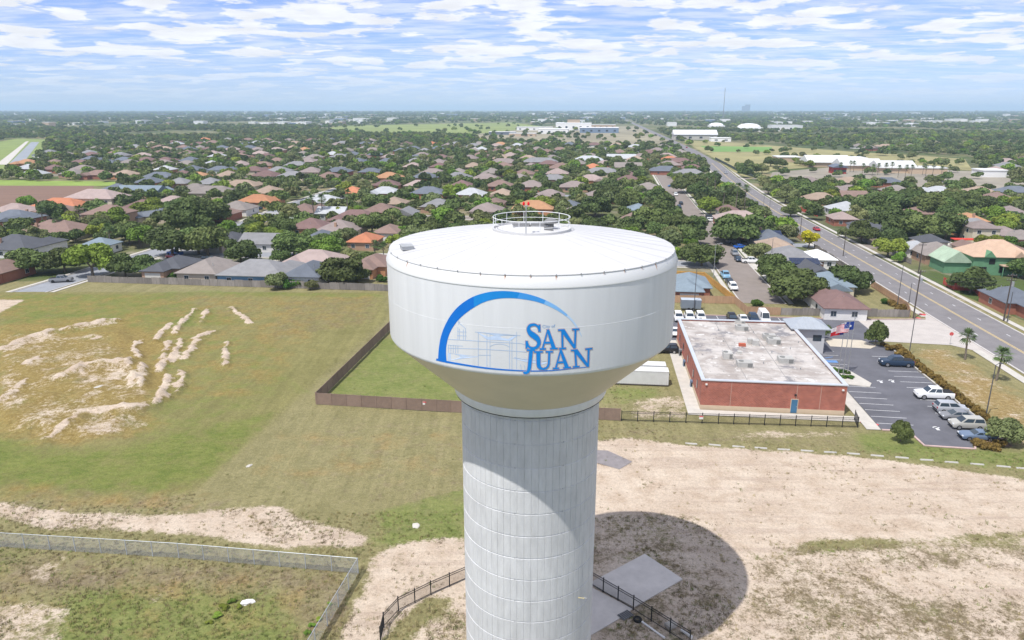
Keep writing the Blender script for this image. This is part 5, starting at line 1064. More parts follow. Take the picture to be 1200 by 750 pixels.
NEARH = [
 (20, 284, 62, 15, 180, 'charcoal', 'white', 'charcoal hip roofed house near the pale street, white van beside it'), (18, 252, 48, 13, 0, 'slate', 'brick', 'slate roofed brick house beside the ploughed field'),
 (73, 238, 56, 14, 180, 'terracotta', 'white', 'white house with long bright terracotta roof'), (114, 228, 58, 15, 180, 'pinkish', 'cream', 'large two storey cream house with pinkish hip roof'),
 (166, 222, 50, 13, 180, 'blue-grey', 'tan brick', 'brick house with blue-grey metal gable roof'), (128, 246, 44, 13, 180, 'brown', 'tan brick', 'brown roofed brick house before the two storey cream house'),
 (172, 240, 46, 14, 180, 'maroon', 'yellow', 'yellow walled house under a broad maroon roof'), (68, 266, 66, 15, 180, 'brown', 'cream', 'cream house with brown tiled roof of many hips among palms'),
 (118, 282, 20, 8, 0, 'blue-grey', 'white', 'small blue-grey roofed cottage under the oaks'), (4, 310, 34, 12, 0, 'brown', 'brick', 'brick house with brown roof at bend of the pale street'),
 (206, 305, 36, 12, 0, 'charcoal', 'tan brick', 'charcoal roofed house behind the board fence bushes'), (244, 310, 46, 14, 180, 'grey-brown', 'beige', 'grey-brown hip roofed house with dark shed behind the board fence'),
 (304, 313, 76, 13, 180, 'grey', 'blue', 'blue walled house with wide grey hip roof and white windows'), (362, 314, 42, 13, 180, 'slate', 'white', 'slate roofed house beside the blue walled house'),
 (308, 279, 38, 12, 90, 'grey', 'white', 'white gabled house with grey roof and long driveway'), (365, 262, 42, 13, 180, 'maroon', 'orange brick', 'maroon hip roofed orange brick house'), (398, 265, 46, 14, 180, 'mauve', 'cream', 'cream house under a mauve pyramid roof'),
 (447, 244, 38, 13, 180, 'brown', 'orange brick', 'orange brick house with neat brown hip roof'), (475, 247, 24, 12, 180, 'grey', 'white', 'pale grey gabled white house by a bright green tree'), (428, 277, 28, 12, 180, 'terracotta', 'tan brick', 'terracotta roofed house behind the tall oak'),
 (303, 233, 42, 13, 180, 'rust', 'orange brick', 'rust roofed house on a bright lawn at the street corner'), (278, 241, 36, 13, 180, 'grey-brown', 'white', 'white house with grey-brown roof facing the pale street'), (357, 244, 34, 13, 180, 'brown', 'pale green', 'pale green house with brown roof behind the twin palms'),
 (390, 246, 26, 12, 90, 'pale grey', 'grey', 'grey gabled house behind the palms'), (378, 233, 44, 12, 0, 'pale grey', 'white', 'long pale grey roofed house beyond the palms'), (462, 235, 28, 12, 180, 'tan', 'cream', 'tan roofed cream house beyond the brown hip roofed one'),
 (456, 267, 26, 12, 180, 'brown', 'white', 'white house with dark brown roof beside the tank'.replace('beside the tank', 'behind bright shrubs')), (376, 274, 28, 12, 0, 'slate', 'white', 'small slate roofed house between oaks'), (271, 277, 34, 12, 0, 'charcoal', 'beige', 'charcoal roofed house half hidden by bright green trees'),
 (252, 223, 50, 14, 180, 'grey-brown', 'beige', 'broad grey-brown roofed house at the far bend'), (284, 215, 40, 13, 180, 'tan', 'cream', 'tan roofed house beyond the grey-brown one'), (233, 205, 26, 12, 180, 'orange', 'white', 'white house with orange roof beyond the fields'), (215, 203, 22, 12, 180, 'maroon', 'cream', 'maroon roofed house beside the orange roofed one'), (188, 205, 34, 12, 180, 'slate', 'white', 'slate roofed house among the far oaks by the field'),
 (440, 303, 34, 12, 0, 'brown', 'orange brick', 'brown roofed house hidden behind the big oak at the fence end'),
 (571, 243, 34, 14, 180, 'mauve', 'cream', 'mauve hip roofed house directly beyond the tank roof'), (580, 235, 22, 12, 180, 'brown', 'tan brick', 'brown roofed house behind the mauve hip roof'), (671, 246, 24, 12, 180, 'mauve', 'cream', 'mauve pyramid roofed house near the railing line'.replace('near the railing line', 'beside a slate roofed one')), (668, 238, 24, 11, 0, 'slate', 'grey', 'slate flat-pitched house among dense oaks'),
 (690, 186, 34, 15, 180, 'pale grey', 'cream', 'pale grey big roofed house at the street end'), (728, 184, 32, 15, 180, 'pale grey', 'white', 'pale grey many gabled house amid oaks'), (736, 194, 30, 14, 180, 'grey-brown', 'cream', 'grey-brown house before the pale many gabled one'), (590, 189, 34, 14, 180, 'mauve', 'brick', 'mauve roofed brick house in the far oaks'), (633, 188, 40, 14, 180, 'grey', 'tan brick', 'long grey roofed house in the far oaks'), (705, 200, 38, 13, 180, 'grey', 'beige', 'grey roofed house below the pale grey big roof'),
 (780, 198, 34, 13, 180, 'slate', 'brick', 'slate roofed red brick house by the avenue oaks'), (808, 202, 36, 14, 180, 'grey', 'white', 'grey roofed house backing on the avenue bend'), (794, 188, 34, 13, 180, 'maroon', 'tan brick', 'maroon roofed house backing on the avenue'), (745, 228, 26, 11, 180, 'orange', 'orange brick', 'orange roofed house under big oaks'), (748, 242, 24, 11, 180, 'blue-grey', 'white', 'blue-grey flat-pitched house under big oaks'), (742, 255, 24, 12, 180, 'brown', 'beige', 'brown gabled house near the tank shoulder'.replace('near the tank shoulder', 'below the blue-grey one')),
 (866, 253, 52, 13, 0, 'pinkish', 'brick', 'long pinkish roofed house between side street and palms'), (853, 243, 16, 9, 0, 'maroon', 'white', 'small white house with pointed maroon roof'), (901, 275, 38, 13, 0, 'slate', 'grey', 'slate roofed house with solar panels by the avenue'), (909, 284, 36, 12, 0, 'tan', 'tan brick', 'tan roofed house beside the slate solar roof'),
 (925, 296, 48, 14, 0, 'grey', 'beige', 'grey roofed house behind the big street oaks'), (957, 297, 28, 9, 0, 'white', 'white', 'white flat roofed annexe by the avenue'), (944, 309, 34, 14, 0, 'charcoal', 'grey', 'charcoal roofed house with dark solar panels'), (972, 325, 40, 12, 0, 'blue-grey', 'cream', 'blue-grey roofed house behind the maroon hip'), (982, 348, 46, 13, 180, 'maroon', 'white', 'white house with maroon hip roof behind the lot fence'), (808, 326, 32, 12, 0, 'blue-grey', 'brick', 'small red brick house with blue-grey hip roof beside the tank'.replace('beside the tank', 'in a fenced yard')),
 (1098, 291, 44, 14, 180, 'grey-brown', 'tan brick', 'grey-brown hip roofed house beyond the lawn across the avenue'), (1089, 278, 15, 8, 0, 'charcoal', 'white', 'small white hut with pointed charcoal roof'), (1072, 286, 20, 8, 0, 'pale grey', 'white', 'low pale grey roofed shed beside the hip roofed house'), (1135, 254, 28, 13, 180, 'orange', 'cream', 'orange roofed house beyond the red canopy'), (1150, 262, 28, 9, 180, 'mauve', 'cream', 'two storey cream house with mauve roof'), (1176, 270, 32, 11, 180, 'mauve', 'cream', 'long mauve roofed single storey house'), (1198, 274, 22, 12, 0, 'grey-brown', 'brick', 'grey-brown roofed house behind the unfinished one'), (1183, 247, 34, 14, 180, 'mauve', 'beige', 'mauve roofed house with blue solar panels'),
 (1029, 267, 26, 12, 0, 'charcoal', 'beige', 'charcoal hip roofed house beneath the oak grove'), (1012, 261, 20, 10, 0, 'charcoal', 'white', 'small charcoal roofed house beside the avenue fence'), (991, 242, 36, 14, 0, 'pale grey', 'white', 'pale grey low roofed house beside the oak grove'), (987, 252, 26, 11, 0, 'pinkish', 'brick', 'pinkish roofed shed house by the avenue'), (999, 228, 28, 12, 180, 'brown', 'pale green', 'brown gabled pale green house'), (1036, 227, 20, 11, 180, 'rust', 'cream', 'rust roofed cream house'), (1097, 229, 28, 13, 180, 'mauve', 'brick', 'mauve roofed house behind the oak grove'), (1168, 229, 26, 12, 180, 'brown', 'brick', 'brown roofed house in far eastern trees'.replace('eastern ', '')),
 (1188, 343, 34, 12, 0, 'slate', 'brick', 'slate roofed house behind the red fence')]
for i, (px, py, w, d, rot, rc, wc, lab) in enumerate(NEARH):
    two = 'two storey' in lab; g = 'gable' in lab
    hpx(px, py, w, d, rot, rc, wc, lab, st=2 if two else 1, kind='gable' if g else 'hip', wing=((1 if i % 2 else -1), 6.4, 4.2) if (w > 30 and rot in (0, 180) and 'annexe' not in lab) else None, near=py > 222, short='the ' + lab.split(' with ')[0].split(' beside ')[0].split(' behind ')[0].split(' beyond ')[0].split(' near ')[0])
# the unfinished green house
def green_house():
    ab = GA(1163, 302, 4); x, y = W(*ab); t = thing('unfinished_house', 'unfinished green sheathed house with peach roof decking', 'house', (x, y, 0), GRID); gm = mat('sheathing', (.13, .27, .15), .8, .15, .7); pm = mat('roof_deck', ROOFC['peach'], .9, .12, .6)
    MB().bx(-8, 8, -6, 6, 0, 5.4).build('wall', gm, t); r = MB(); hip(r, -8, 8, -6, 6, 5.4, .62); rf = r.build('roof', pm, t)
    for k, xx in enumerate((-4, 4)):
        g = MB(); g.add([(xx - 1.6, -6.7, 5.3), (xx + 1.6, -6.7, 5.3), (xx, -6.7, 7.1), (xx, -3.2, 7.1), (xx - 1.6, -4.0, 5.6), (xx + 1.6, -4.0, 5.6)], [(0, 1, 2), (0, 2, 3, 4), (1, 5, 3, 2)]); g.build('dormer', gm if k == 0 else pm, rf)
    MB().bx(-15, -8.0, -4.5, 5, 0, 3.4).build('garage_wall', gm, t); r = MB(); hip(r, -15, -8.2, -4.5, 5, 3.4, .8, True); r.build('garage_roof', mat('green_deck', (.36, .45, .33), .9, .2, .5), t)
    for xx, z in ((-5, 1.6), (0, 1.6), (5, 1.6), (-3, 4), (3.5, 4)): MB().bx(xx - .8, xx + .8, -6.06, -5.9, z - .8, z + .8).build('window_opening', DARK, t)
    MB().bx(-1, 8.2, -8.4, -6.02, 3.0, 3.25).build('porch_roof', pm, t)
    for xx in (-.8, 3.5, 8): MB().bx(xx - .1, xx + .1, -8.3, -8.1, 0, 3).build('porch_post', gm, t)
    HOUSES.append((x, y, 13, 'the unfinished green house'))
green_house()
x, y = G(1129, 289); t = thing('canopy', 'bright red flat canopy in a yard across the avenue', 'canopy', (x, y, 0), GRID); MB().bx(-4, 4, -1.6, 1.6, 2.5, 2.75).build('sheet', mat('canopy_red', (.6, .06, .04), .7, .1), t)
for sx in (-3.8, 3.8):
    for sy in (-1.4, 1.4): MB().tube((sx, sy, 0), (sx, sy, 2.5), .05, n=6).build('post', STEEL, t)
def solar(px, py, z, w, d, label):
    x, y = G(px, py, z); t = thing('solar_panel', label, 'solar panels', (x, y, z + .25), GRID); pm = MB().box((0, 0, 0), (.98, 1.7, .05)).mesh('panel', mat('solar_cell', (.015, .025, .06), .2, .1, spec=.6))
    for i in range(w):
        for j in range(d): o = ob('panel', pm, t, ((i - w / 2) * 1.02, (j - d / 2) * 1.75, (j - d / 2) * .55 ), 0); o.rotation_euler = (math.radians(18), 0, 0)
solar(944, 305, 4.7, 8, 2, 'dark solar panels on the charcoal roof'); solar(901, 272, 4.7, 9, 2, 'dark solar panels on the slate roof by the avenue'); solar(1183, 248, 4.4, 7, 1, 'blue solar panels on the mauve roof')
# driveways of near houses: concrete strips to the cross streets
for k, (px, py, w, l) in enumerate(((325, 305, 6, 'pale driveway behind the blue walled house'), (418, 258, 5, 'driveway beside the brown hip roofed house'), (236, 302, 7, 'pale yard paving behind the board fence houses'), (455, 306, 8, 'pale paving under the oak at the fence end'), (880, 309, 4, 'driveway with a white pickup'), (834, 260, 6, 'driveway of the pinkish roofed house'), (370, 304, 7, 'tan driveway by the slate roofed house'), (1100, 283, 8, 'pale yard beyond the hip roofed house'), (195, 303, 8, 'yard paving with red and blue cars'))):
    a, b = GA(px, py); pave('yard_paving', [(a - w / 2, b - 8), (a + w / 2, b - 8), (a + w / 2, b + 9), (a - w / 2, b + 9)], .005, WALK, l)
# more distant houses on the street grid
def blocked(x, y, r):
    return any((x - hx) ** 2 + (y - hy) ** 2 < (r + hr - 2) ** 2 for hx, hy, hr, _ in HOUSES)
EXCL = [[(812, 174), (796, 162), (870, 166), (1000, 176), (1140, 184), (1150, 204), (1210, 212), (1210, 226), (1120, 222), (1000, 214), (900, 214), (858, 204), (838, 188)], [(560, 158), (640, 147), (745, 146), (772, 158), (792, 170), (700, 170), (560, 164)], [(372, 152), (400, 147), (600, 143), (640, 149), (575, 161), (420, 158)],
        [(-300, 209), (112, 213), (150, 214), (112, 246), (60, 252), (-300, 254)], [(-130, 188), (20, 162), (56, 163), (45, 187), (22, 200), (-130, 206)]]
def excluded(px, py, some=False):
    if some and random.random() < .07: return any(inpoly(np.array(px), np.array(py), P) for P in EXCL[3:])
    return any(inpoly(np.array(px), np.array(py), P) for P in EXCL)
def ave_a(b): return np.interp(b, [p[1] for p in AVAB], [p[0] for p in AVAB])
rc_list = ['mauve', 'grey', 'brown', 'grey-brown', 'slate', 'maroon', 'pale grey', 'tan', 'pinkish', 'terracotta', 'orange']; wc_list = ['white', 'cream', 'beige', 'brick', 'tan brick', 'orange brick']
rr_ = random.Random(21); nfar = 0
cand = []
for si, bs in enumerate([225, 315, 405, 495, 590, 690, 800, 920, 1050, 1190]):
    for sgn in (-1, 1):
        a = -560 if bs > 300 else -130
        while a < 395:
            cand.append((a + rr_.uniform(-3, 3), bs + sgn * 20 + rr_.uniform(-4, 5), 180 if sgn > 0 else 0)); a += rr_.uniform(19, 25) + max(0, (bs - 500) / 60)
for a, b, rot in cand:
    x, y = W(a, b); px, py = PX(x, y)
    if not (-10 < px < 1210) or blocked(x, y, 9) or excluded(px, py): continue
    if abs(a - ave_a(b)) < 19 or (b < 560 and abs(a - 46) < 15 and a < 75) or abs(a + 146) < 14 and b < 430 or (53 < a < 78 and b < 320): continue
    if b < 300 and a > 100 and rr_.random() < .4: continue
    if 450 < px < 800 and 255 < py < 500: continue
    if rr_.random() < (.08 if b < 500 else .24) or nfar > 235: continue
    rc = rr_.choice(rc_list[:9] + rc_list[:6]); rc = rr_.choice(rc_list) if rr_.random() < .2 else rc; wc = rr_.choice(wc_list); w = rr_.uniform(13, 18); d = rr_.uniform(11, 14)
    zone = 'across the avenue' if a > 95 else ('in the middle distance' if b < 450 else 'in the far neighbourhood')
    lab = '%s hip roofed %s house among the trees %s' % (rc, wc if wc != 'brick' else 'red brick', zone)
    house((a, b), w, d, rot, rc, wc, lab, near=False, wing=(rr_.choice((-1, 1)), 6.2, 4) if rr_.random() < .7 else None, group=lab, seed=nfar, short='the %s roofed %s house' % (rc, wc)); nfar += 1

# ================================================================== TREES
def leaf_cloud(seed, lobes, nleaf, leaf, spread=1.0, flat=.62, shell=(.78, 1.06), jit=.55, low=.25):
    """crown about 2 units wide, base of crown at z=low; numpy arrays of quads"""
    r = np.random.default_rng(seed); C, R = [], []
    for i in range(lobes):
        a = r.uniform(0, 2 * np.pi); q = np.sqrt(r.uniform(0, 1)) * .62 * spread; z = r.uniform(0, 1) * (1 - .55 * (q / .62) ** 2)
        C.append((q * np.cos(a), q * np.sin(a), low + .30 + z * flat * .95)); R.append(r.uniform(.27, .43))
    C, R = np.array(C), np.array(R); n = nleaf; li = r.choice(lobes, n * 2, p=R ** 2 / (R ** 2).sum())
    d = r.normal(size=(n * 2, 3)); d /= np.linalg.norm(d, axis=1)[:, None]; d[:, 2] = np.where(d[:, 2] < -.45, -d[:, 2], d[:, 2])
    P = C[li] + d * (R[li] * r.uniform(*shell, n * 2))[:, None] * np.array([1, 1, .8])
    keep = np.ones(len(P), bool)
    for c, rad in zip(C, R): keep &= (np.linalg.norm((P - c) / np.array([1, 1, .8]), axis=1) > rad * .72)
    P, d = P[keep][:n], d[keep][:n]; n = len(P)
    nrm = d + r.normal(size=(n, 3)) * jit; nrm /= np.linalg.norm(nrm, axis=1)[:, None]
    t = np.cross(nrm, r.normal(size=(n, 3))); t /= np.linalg.norm(t, axis=1)[:, None]; b = np.cross(nrm, t); s = leaf * r.uniform(.6, 1.35, n)[:, None]
    q = np.stack([P - t * s - b * s * .7, P + t * s * .8 - b * s * .5, P + t * s * .5 + b * s * .8, P - t * s * .6 + b * s * .6], 1).reshape(-1, 3)
    V = [q]; F = [np.arange(n * 4).reshape(-1, 4)]; off = n * 4
    return V, F, off, C, R
def crown_mesh(name, m, seed, lobes, nleaf, leaf, core=True, **k):
    V, F, off, C, R = leaf_cloud(seed, lobes, nleaf, leaf, **k); tris = []
    if core:
        bm = bmesh.new(); bmesh.ops.create_icosphere(bm, subdivisions=1, radius=1); iv = np.array([v.co[:] for v in bm.verts]); fv = np.array([[v.index for v in f.verts] for f in bm.faces]); bm.free()
        for c, rad in zip(C, R): V.append(c + iv * rad * .74 * np.array([1, 1, .78])); tris.append(fv + off); off += len(iv)
    v = np.concatenate(V); fs = [tuple(f) for f in F[0]] + [tuple(f) for t in tris for f in t]
    me = bpy.data.meshes.new(name); me.from_pydata(v.tolist(), [], fs); me.materials.append(m); me.update(); return me
def trunk_mesh(seed, h=.62, r=.055):
    q = random.Random(seed); m = MB(); top = Vector((q.uniform(-.05, .05), q.uniform(-.05, .05), h * .55)); m.tube((0, 0, -.02), top, r, r * .72, 8)
    for i in range(4):
        a = i * 1.57 + q.uniform(-.4, .4); e = top + Vector((.38 * math.cos(a), .38 * math.sin(a), h * q.uniform(.5, .8))); m.tube(top - Vector((0, 0, .03)), e, r * .6, r * .2, 6)
    return m.mesh('trunk', BARK)
TRUNKS = [trunk_mesh(i) for i in range(3)]
def crown_set(nm, m, n, lobes, nleaf, leaf, s0, **k): return [crown_mesh('crown', m, s0 + i, lobes, nleaf, leaf, **k) for i in range(n)]
CR = {'oak': crown_set('oak', OAK, 6, 18, 2900, .056, 10, low=.10), 'lime': crown_set('lime', LIME, 3, 12, 1900, .062, 40, low=.14), 'olive': crown_set('olive', OLIVE, 4, 13, 1700, .060, 60, low=.16), 'yellow': crown_set('yellow', YELL, 1, 10, 1500, .062, 80),
      'shrub': crown_set('shrub', SHRUBG, 3, 8, 900, .085, 90, low=-.15), 'hedge': crown_set('hedge', HEDGE, 2, 8, 900, .08, 95, low=-.15), 'plum': crown_set('plum', PLUM, 1, 8, 700, .08, 99), 'thin': crown_set('thin', OLIVE, 2, 14, 900, .055, 120, core=False, spread=1.1)}
TREES = 0; TREEXY = []
DESC = {'oak': 'dark rounded live oak', 'lime': 'bright green leafy tree', 'olive': 'loose olive green tree', 'yellow': 'vivid yellow flowering tree', 'shrub': 'green bushy shrub', 'hedge': 'rounded reddish-gold shrub', 'plum': 'small purple leafed tree', 'thin': 'airy olive tree', 'palm': 'tall fan palm'}
def near_house(x, y):
    b = min(((math.hypot(x - hx, y - hy), s) for hx, hy, _, s in HOUSES if s != 'x'), default=(1e9, '')); return b
def tree(x, y, dia, kind, label=None, group=None, hk=1.0, z=0.0):
    global TREES
    r = random.Random(int(x * 31 + y * 17)); s = dia / 2 * 1.1
    if label is None:
        dn, sh = near_house(x, y); a, b = AB(x, y)
        if dn < 22: label = DESC[kind] + ' beside ' + sh
        elif dn < 55: label = DESC[kind] + ' standing off from ' + sh
        else: label = DESC[kind] + (' in the oak grove across the avenue' if a > 95 else (' in the gardens near the side street' if a > 20 else (' among houses past the board fence' if b < 420 else ' in the distant neighbourhood')))
        w = label.split(); label = ' '.join(w[:16]); group = 'trees: ' + label
    nm = 'shrub' if kind in ('shrub', 'hedge') else 'tree'; t = thing({'oak': 'oak_tree', 'lime': 'leafy_tree', 'olive': 'olive_tree', 'yellow': 'yellow_tree', 'plum': 'plum_tree', 'thin': 'airy_tree'}.get(kind, 'shrub'), label, nm, (x, y, z), r.uniform(0, 6.28), group)
    ob('crown', r.choice(CR[kind]), t, (0, 0, 0), 0, (s, s * r.uniform(.9, 1.08), s * r.uniform(.92, 1.08) * hk))
    if kind not in ('shrub', 'hedge') and dia > 2: ob('trunk', r.choice(TRUNKS), t, (0, 0, 0), 0, (s, s, s * 1.05 * hk))
    TREES += 1; TREEXY.append((x, y, dia / 2)); return t
def palm_meshes(seed):
    q = random.Random(seed); m = MB(); pts = [Vector((.12 * math.sin(i * .5 + seed), .1 * math.cos(i * .4), i)) * 1 for i in range(8)]
    for i in range(7): m.tube(pts[i], pts[i + 1], .19 - i * .008, .182 - i * .008, 8)
    tm = m.mesh('trunk', PBARK); f = MB(); c = pts[-1]
    for i in range(34):
        a = q.uniform(0, 6.28); el = q.uniform(-.7, 1.3); L = q.uniform(1.0, 1.5); d = Vector((math.cos(a) * math.cos(el), math.sin(a) * math.cos(el), math.sin(el))); e = c + d * L * .6; side = d.cross(Vector((0, 0, 1)))
        side = side.normalized() if side.length > .05 else Vector((1, 0, 0)); up = side.cross(d)
        for k in range(7):
            t = (k - 3) / 3 * 1.1; dd = (d * math.cos(t) + side * math.sin(t)); tip = e + dd * L * .85 - Vector((0, 0, .25 + abs(t) * .12)); w = side * .09
            f.add([e, e + dd * L * .45 + w, tip, e + dd * L * .45 - w], [(0, 1, 2, 3)])
        f.tube(c, e, .02, n=3, cap=False)
    for i in range(16):
        a = q.uniform(0, 6.28); p = c + Vector((.2 * math.cos(a), .2 * math.sin(a), -.2)); f.add([p, p + Vector((.5 * math.cos(a), .5 * math.sin(a), -.9)), p + Vector((.35 * math.cos(a + .3), .35 * math.sin(a + .3), -1.0))], [(0, 1, 2)], 1)
    return tm, f.mesh('fronds', [PALM, mat('dry_fronds', (.28, .22, .13), .9, .2)])
PALMS = [palm_meshes(i) for i in range(3)]
def palm(px, py, h, label, sc_=1.0, group=None):
    global TREES
    x, y = G(px, py); t = thing('palm_tree', label, 'palm', (x, y, 0), random.uniform(0, 6), group); k = random.choice(PALMS); ob('trunk', k[0], t, (0, 0, 0), 0, (sc_, sc_, h / 7)); ob('fronds', k[1], t, (0, 0, h - 7 * sc_), 0, sc_); TREES += 1; TREEXY.append((x, y, 1.5))
for px, py, h, l in ((1130, 421, 4.6, 'fan palm on the dry lawn near the stop sign'), (1168, 446, 4.8, 'fan palm on the dry lawn nearest the hedge'.replace('nearest the hedge', 'behind the slim lamp pole')), (51, 264, 6, 'fan palm beside the slate roofed brick house'), (70, 278, 7, 'fan palm rising from the brown tiled roof house'), (95, 266, 7, 'ragged palm behind the brown tiled house'), (130, 292, 7, 'fan palm by the small blue-grey cottage'), (440, 309, 6, 'pair palm by the fence end oak'), (450, 309, 5.5, 'pair palm by the fence end oak'), (368, 258, 9, 'twin fan palm before the pale green house'), (378, 257, 9, 'twin fan palm before the pale green house'), (408, 256, 11, 'tall fan palm by the orange brick house trees'),
                     (847, 250, 11, 'fan palm behind the pinkish roofed house'), (862, 250, 12, 'fan palm behind the pinkish roofed house'), (872, 249, 11, 'fan palm behind the pinkish roofed house'), (828, 231, 11, 'fan palm beside the far side street'), (837, 230, 12, 'fan palm beside the far side street')):
    palm(px, py, h, l, 1.35 if py < 300 else 1.0, group='palms: ' + l)
for i in range(16):
    px = 985 + i * 8.5 + random.uniform(-3, 3); palm(px, 203 + random.uniform(-2, 3) + i * .3, 7, 'fan palm in the row beside the white roofed sheds', 1.1, 'palms by the white sheds')
TL = [(38, 321, 52, 'oak'), (76, 319, 50, 'oak'), (109, 324, 58, 'lime'), (147, 324, 46, 'oak'), (173, 324, 46, 'oak'), (202, 301, 60, 'oak'), (233, 298, 52, 'oak'), (152, 286, 44, 'oak'), (119, 271, 36, 'olive'), (134, 269, 36, 'lime'), (178, 258, 40, 'lime'), (205, 255, 34, 'oak'), (223, 252, 36, 'oak'), (240, 262, 30, 'oak'), (224, 276, 60, 'oak'), (26, 264, 14, 'plum'), (60, 257, 34, 'oak'), (32, 245, 26, 'lime'),
 (187, 327, 17, 'shrub'), (203, 327, 15, 'shrub'), (218, 327, 21, 'shrub'), (244, 300, 58, 'oak'), (248, 262, 46, 'oak'), (268, 275, 26, 'lime'), (300, 277, 26, 'lime'), (283, 307, 44, 'oak'), (344, 301, 48, 'oak'), (329, 308, 26, 'oak'), (383, 304, 38, 'lime'), (369, 305, 26, 'oak'), (399, 287, 24, 'olive'), (411, 309, 28, 'olive'), (402, 333, 58, 'oak'), (432, 310, 26, 'oak'), (420, 330, 34, 'oak'),
 (325, 338, 30, 'olive'), (338, 338, 22, 'shrub'), (352, 337, 15, 'shrub'), (366, 339, 18, 'olive'), (447, 330, 15, 'shrub'), (340, 264, 15, 'shrub'), (341, 255, 18, 'oak'), (404, 256, 24, 'lime'), (419, 252, 18, 'lime'), (436, 274, 42, 'oak'), (473, 278, 20, 'lime'), (441, 248, 32, 'oak'), (255, 330, 8, 'shrub'),
 (697, 254, 42, 'oak'), (735, 248, 40, 'oak'), (760, 268, 42, 'oak'), (790, 276, 40, 'oak'), (712, 238, 34, 'oak'), (640, 248, 26, 'lime'), (650, 244, 22, 'olive'), (612, 246, 22, 'lime'), (598, 240, 20, 'oak'), (628, 246, 22, 'lime'), (778, 250, 34, 'oak'), (770, 240, 30, 'oak'), (822, 312, 48, 'oak'), (809, 275, 40, 'oak'), (808, 290, 18, 'lime'), (799, 305, 26, 'lime'), (812, 303, 26, 'olive'),
 (866, 286, 60, 'oak'), (850, 281, 30, 'oak'), (885, 305, 32, 'olive'), (907, 330, 54, 'oak'), (931, 352, 66, 'oak'), (992, 341, 54, 'oak'), (947, 291, 30, 'yellow'), (832, 251, 28, 'lime'), (886, 360, 19, 'shrub'), (858, 238, 30, 'oak'), (845, 236, 26, 'olive'), (820, 232, 30, 'oak'), (805, 226, 34, 'oak'), (828, 222, 30, 'oak'),
 (1040, 301, 42, 'lime'), (1053, 307, 18, 'lime'), (990, 279, 20, 'olive'), (1000, 262, 30, 'olive'), (1024, 255, 48, 'oak'), (1052, 274, 50, 'oak'), (1076, 281, 48, 'oak'), (1107, 280, 50, 'oak'), (1070, 252, 50, 'oak'), (1088, 256, 46, 'oak'), (1110, 258, 40, 'oak'), (1040, 248, 40, 'oak'), (1130, 250, 38, 'oak'), (1148, 247, 32, 'oak'), (1163, 262, 30, 'lime'), (1177, 274, 28, 'lime'), (1158, 291, 30, 'lime'), (1180, 291, 26, 'shrub'), (1137, 343, 52, 'oak'), (1120, 338, 24, 'oak'), (1171, 356, 36, 'oak'), (1198, 326, 34, 'oak'), (1192, 246, 28, 'lime'), (1065, 240, 30, 'oak'), (1105, 243, 34, 'oak'),
 (1045, 358, 14, 'hedge'), (1036, 356, 12, 'shrub'), (1056, 364, 16, 'hedge'), (1026, 405, 25, 'oak'), (1036, 405, 10, 'hedge'), (960, 398, 21, 'oak'), (1055, 517, 24, 'oak'), (1176, 519, 46, 'olive'), (975, 366, 14, 'olive'), (1005, 366, 18, 'thin'),
 (926, 254, 26, 'oak'), (940, 235, 40, 'oak'), (960, 232, 34, 'oak'), (870, 203, 18, 'oak'), (882, 204, 20, 'oak'), (893, 203, 17, 'olive'), (903, 195, 18, 'oak'), (914, 196, 16, 'oak'), (920, 238, 30, 'olive'), (975, 243, 22, 'oak'), (900, 228, 22, 'olive')]
SPECIAL = {(947, 291): 'vivid yellow flowering tree beside the avenue', (1055, 517): 'small round oak on the grass at the lot end', (1176, 519): 'leaning olive tree over the shrub island', (960, 398): 'small oak by the grey pavilion', (1026, 405): 'round tree at the lot driveway entrance', (402, 333): 'big dark oak overhanging the board fence end', (109, 324): 'bright green broad tree at the end of the board fence', (931, 352): 'largest dark oak between side street and maroon hip roof', (907, 330): 'dark oak beside the side street mailboxes'.replace('mailboxes', 'bend'), (992, 341): 'broad oak at the avenue behind the maroon hip roof', (1137, 343): 'dark oak over the red fence across the avenue', (822, 312): 'round oak on the side street corner'}
for px, py, wpx, k in TL:
    x, y = G(px, py); dep = y * CP + CAMH * SP; tree(x, y, wpx * dep / FPX, k, SPECIAL.get((px, py)), None, hk=.95 if (k == 'oak' and wpx > 40) else (1.7 if (px, py) in ((1055, 517), (960, 398), (1026, 405)) else 1.0))
# hedge beside the parking lot, shrubs on the islands
for i in range(26):
    a, b = 61.1 + random.uniform(-.15, .15), 111 + i * 1.42; x, y = W(a, b)
    if 146 < b: continue
    tree(x, y, 1.9, 'hedge', 'rounded reddish-gold shrub in the hedge along the parking lot', 'hedge shrubs along the parking lot', hk=1.25)
for px, py in ((1147, 522), (1155, 525), (1164, 526), (1172, 523)): x, y = G(px, py); tree(x, y, 2.2, 'hedge', 'rounded reddish-gold shrub on the island at the lot end', 'shrubs on the lot end island')
for i, (px, py) in enumerate(((977, 435), (981, 436), (986, 437), (992, 438), (984, 442.5), (990, 443.5), (996, 444))): x, y = G(px, py); tree(x, y, 1.7, 'shrub', 'low clipped green shrub under the flagpoles', 'clipped shrubs under the flagpoles', hk=.6, z=.14)
for i, (px, py) in enumerate(((1043, 410), (1056, 416))): x, y = G(px, py); tree(x, y, 2.6, 'hedge', ('larger golden shrub at the lot entrance', 'golden shrub beside the slim lamp pole at the hedge end')[i], None, hk=.8)
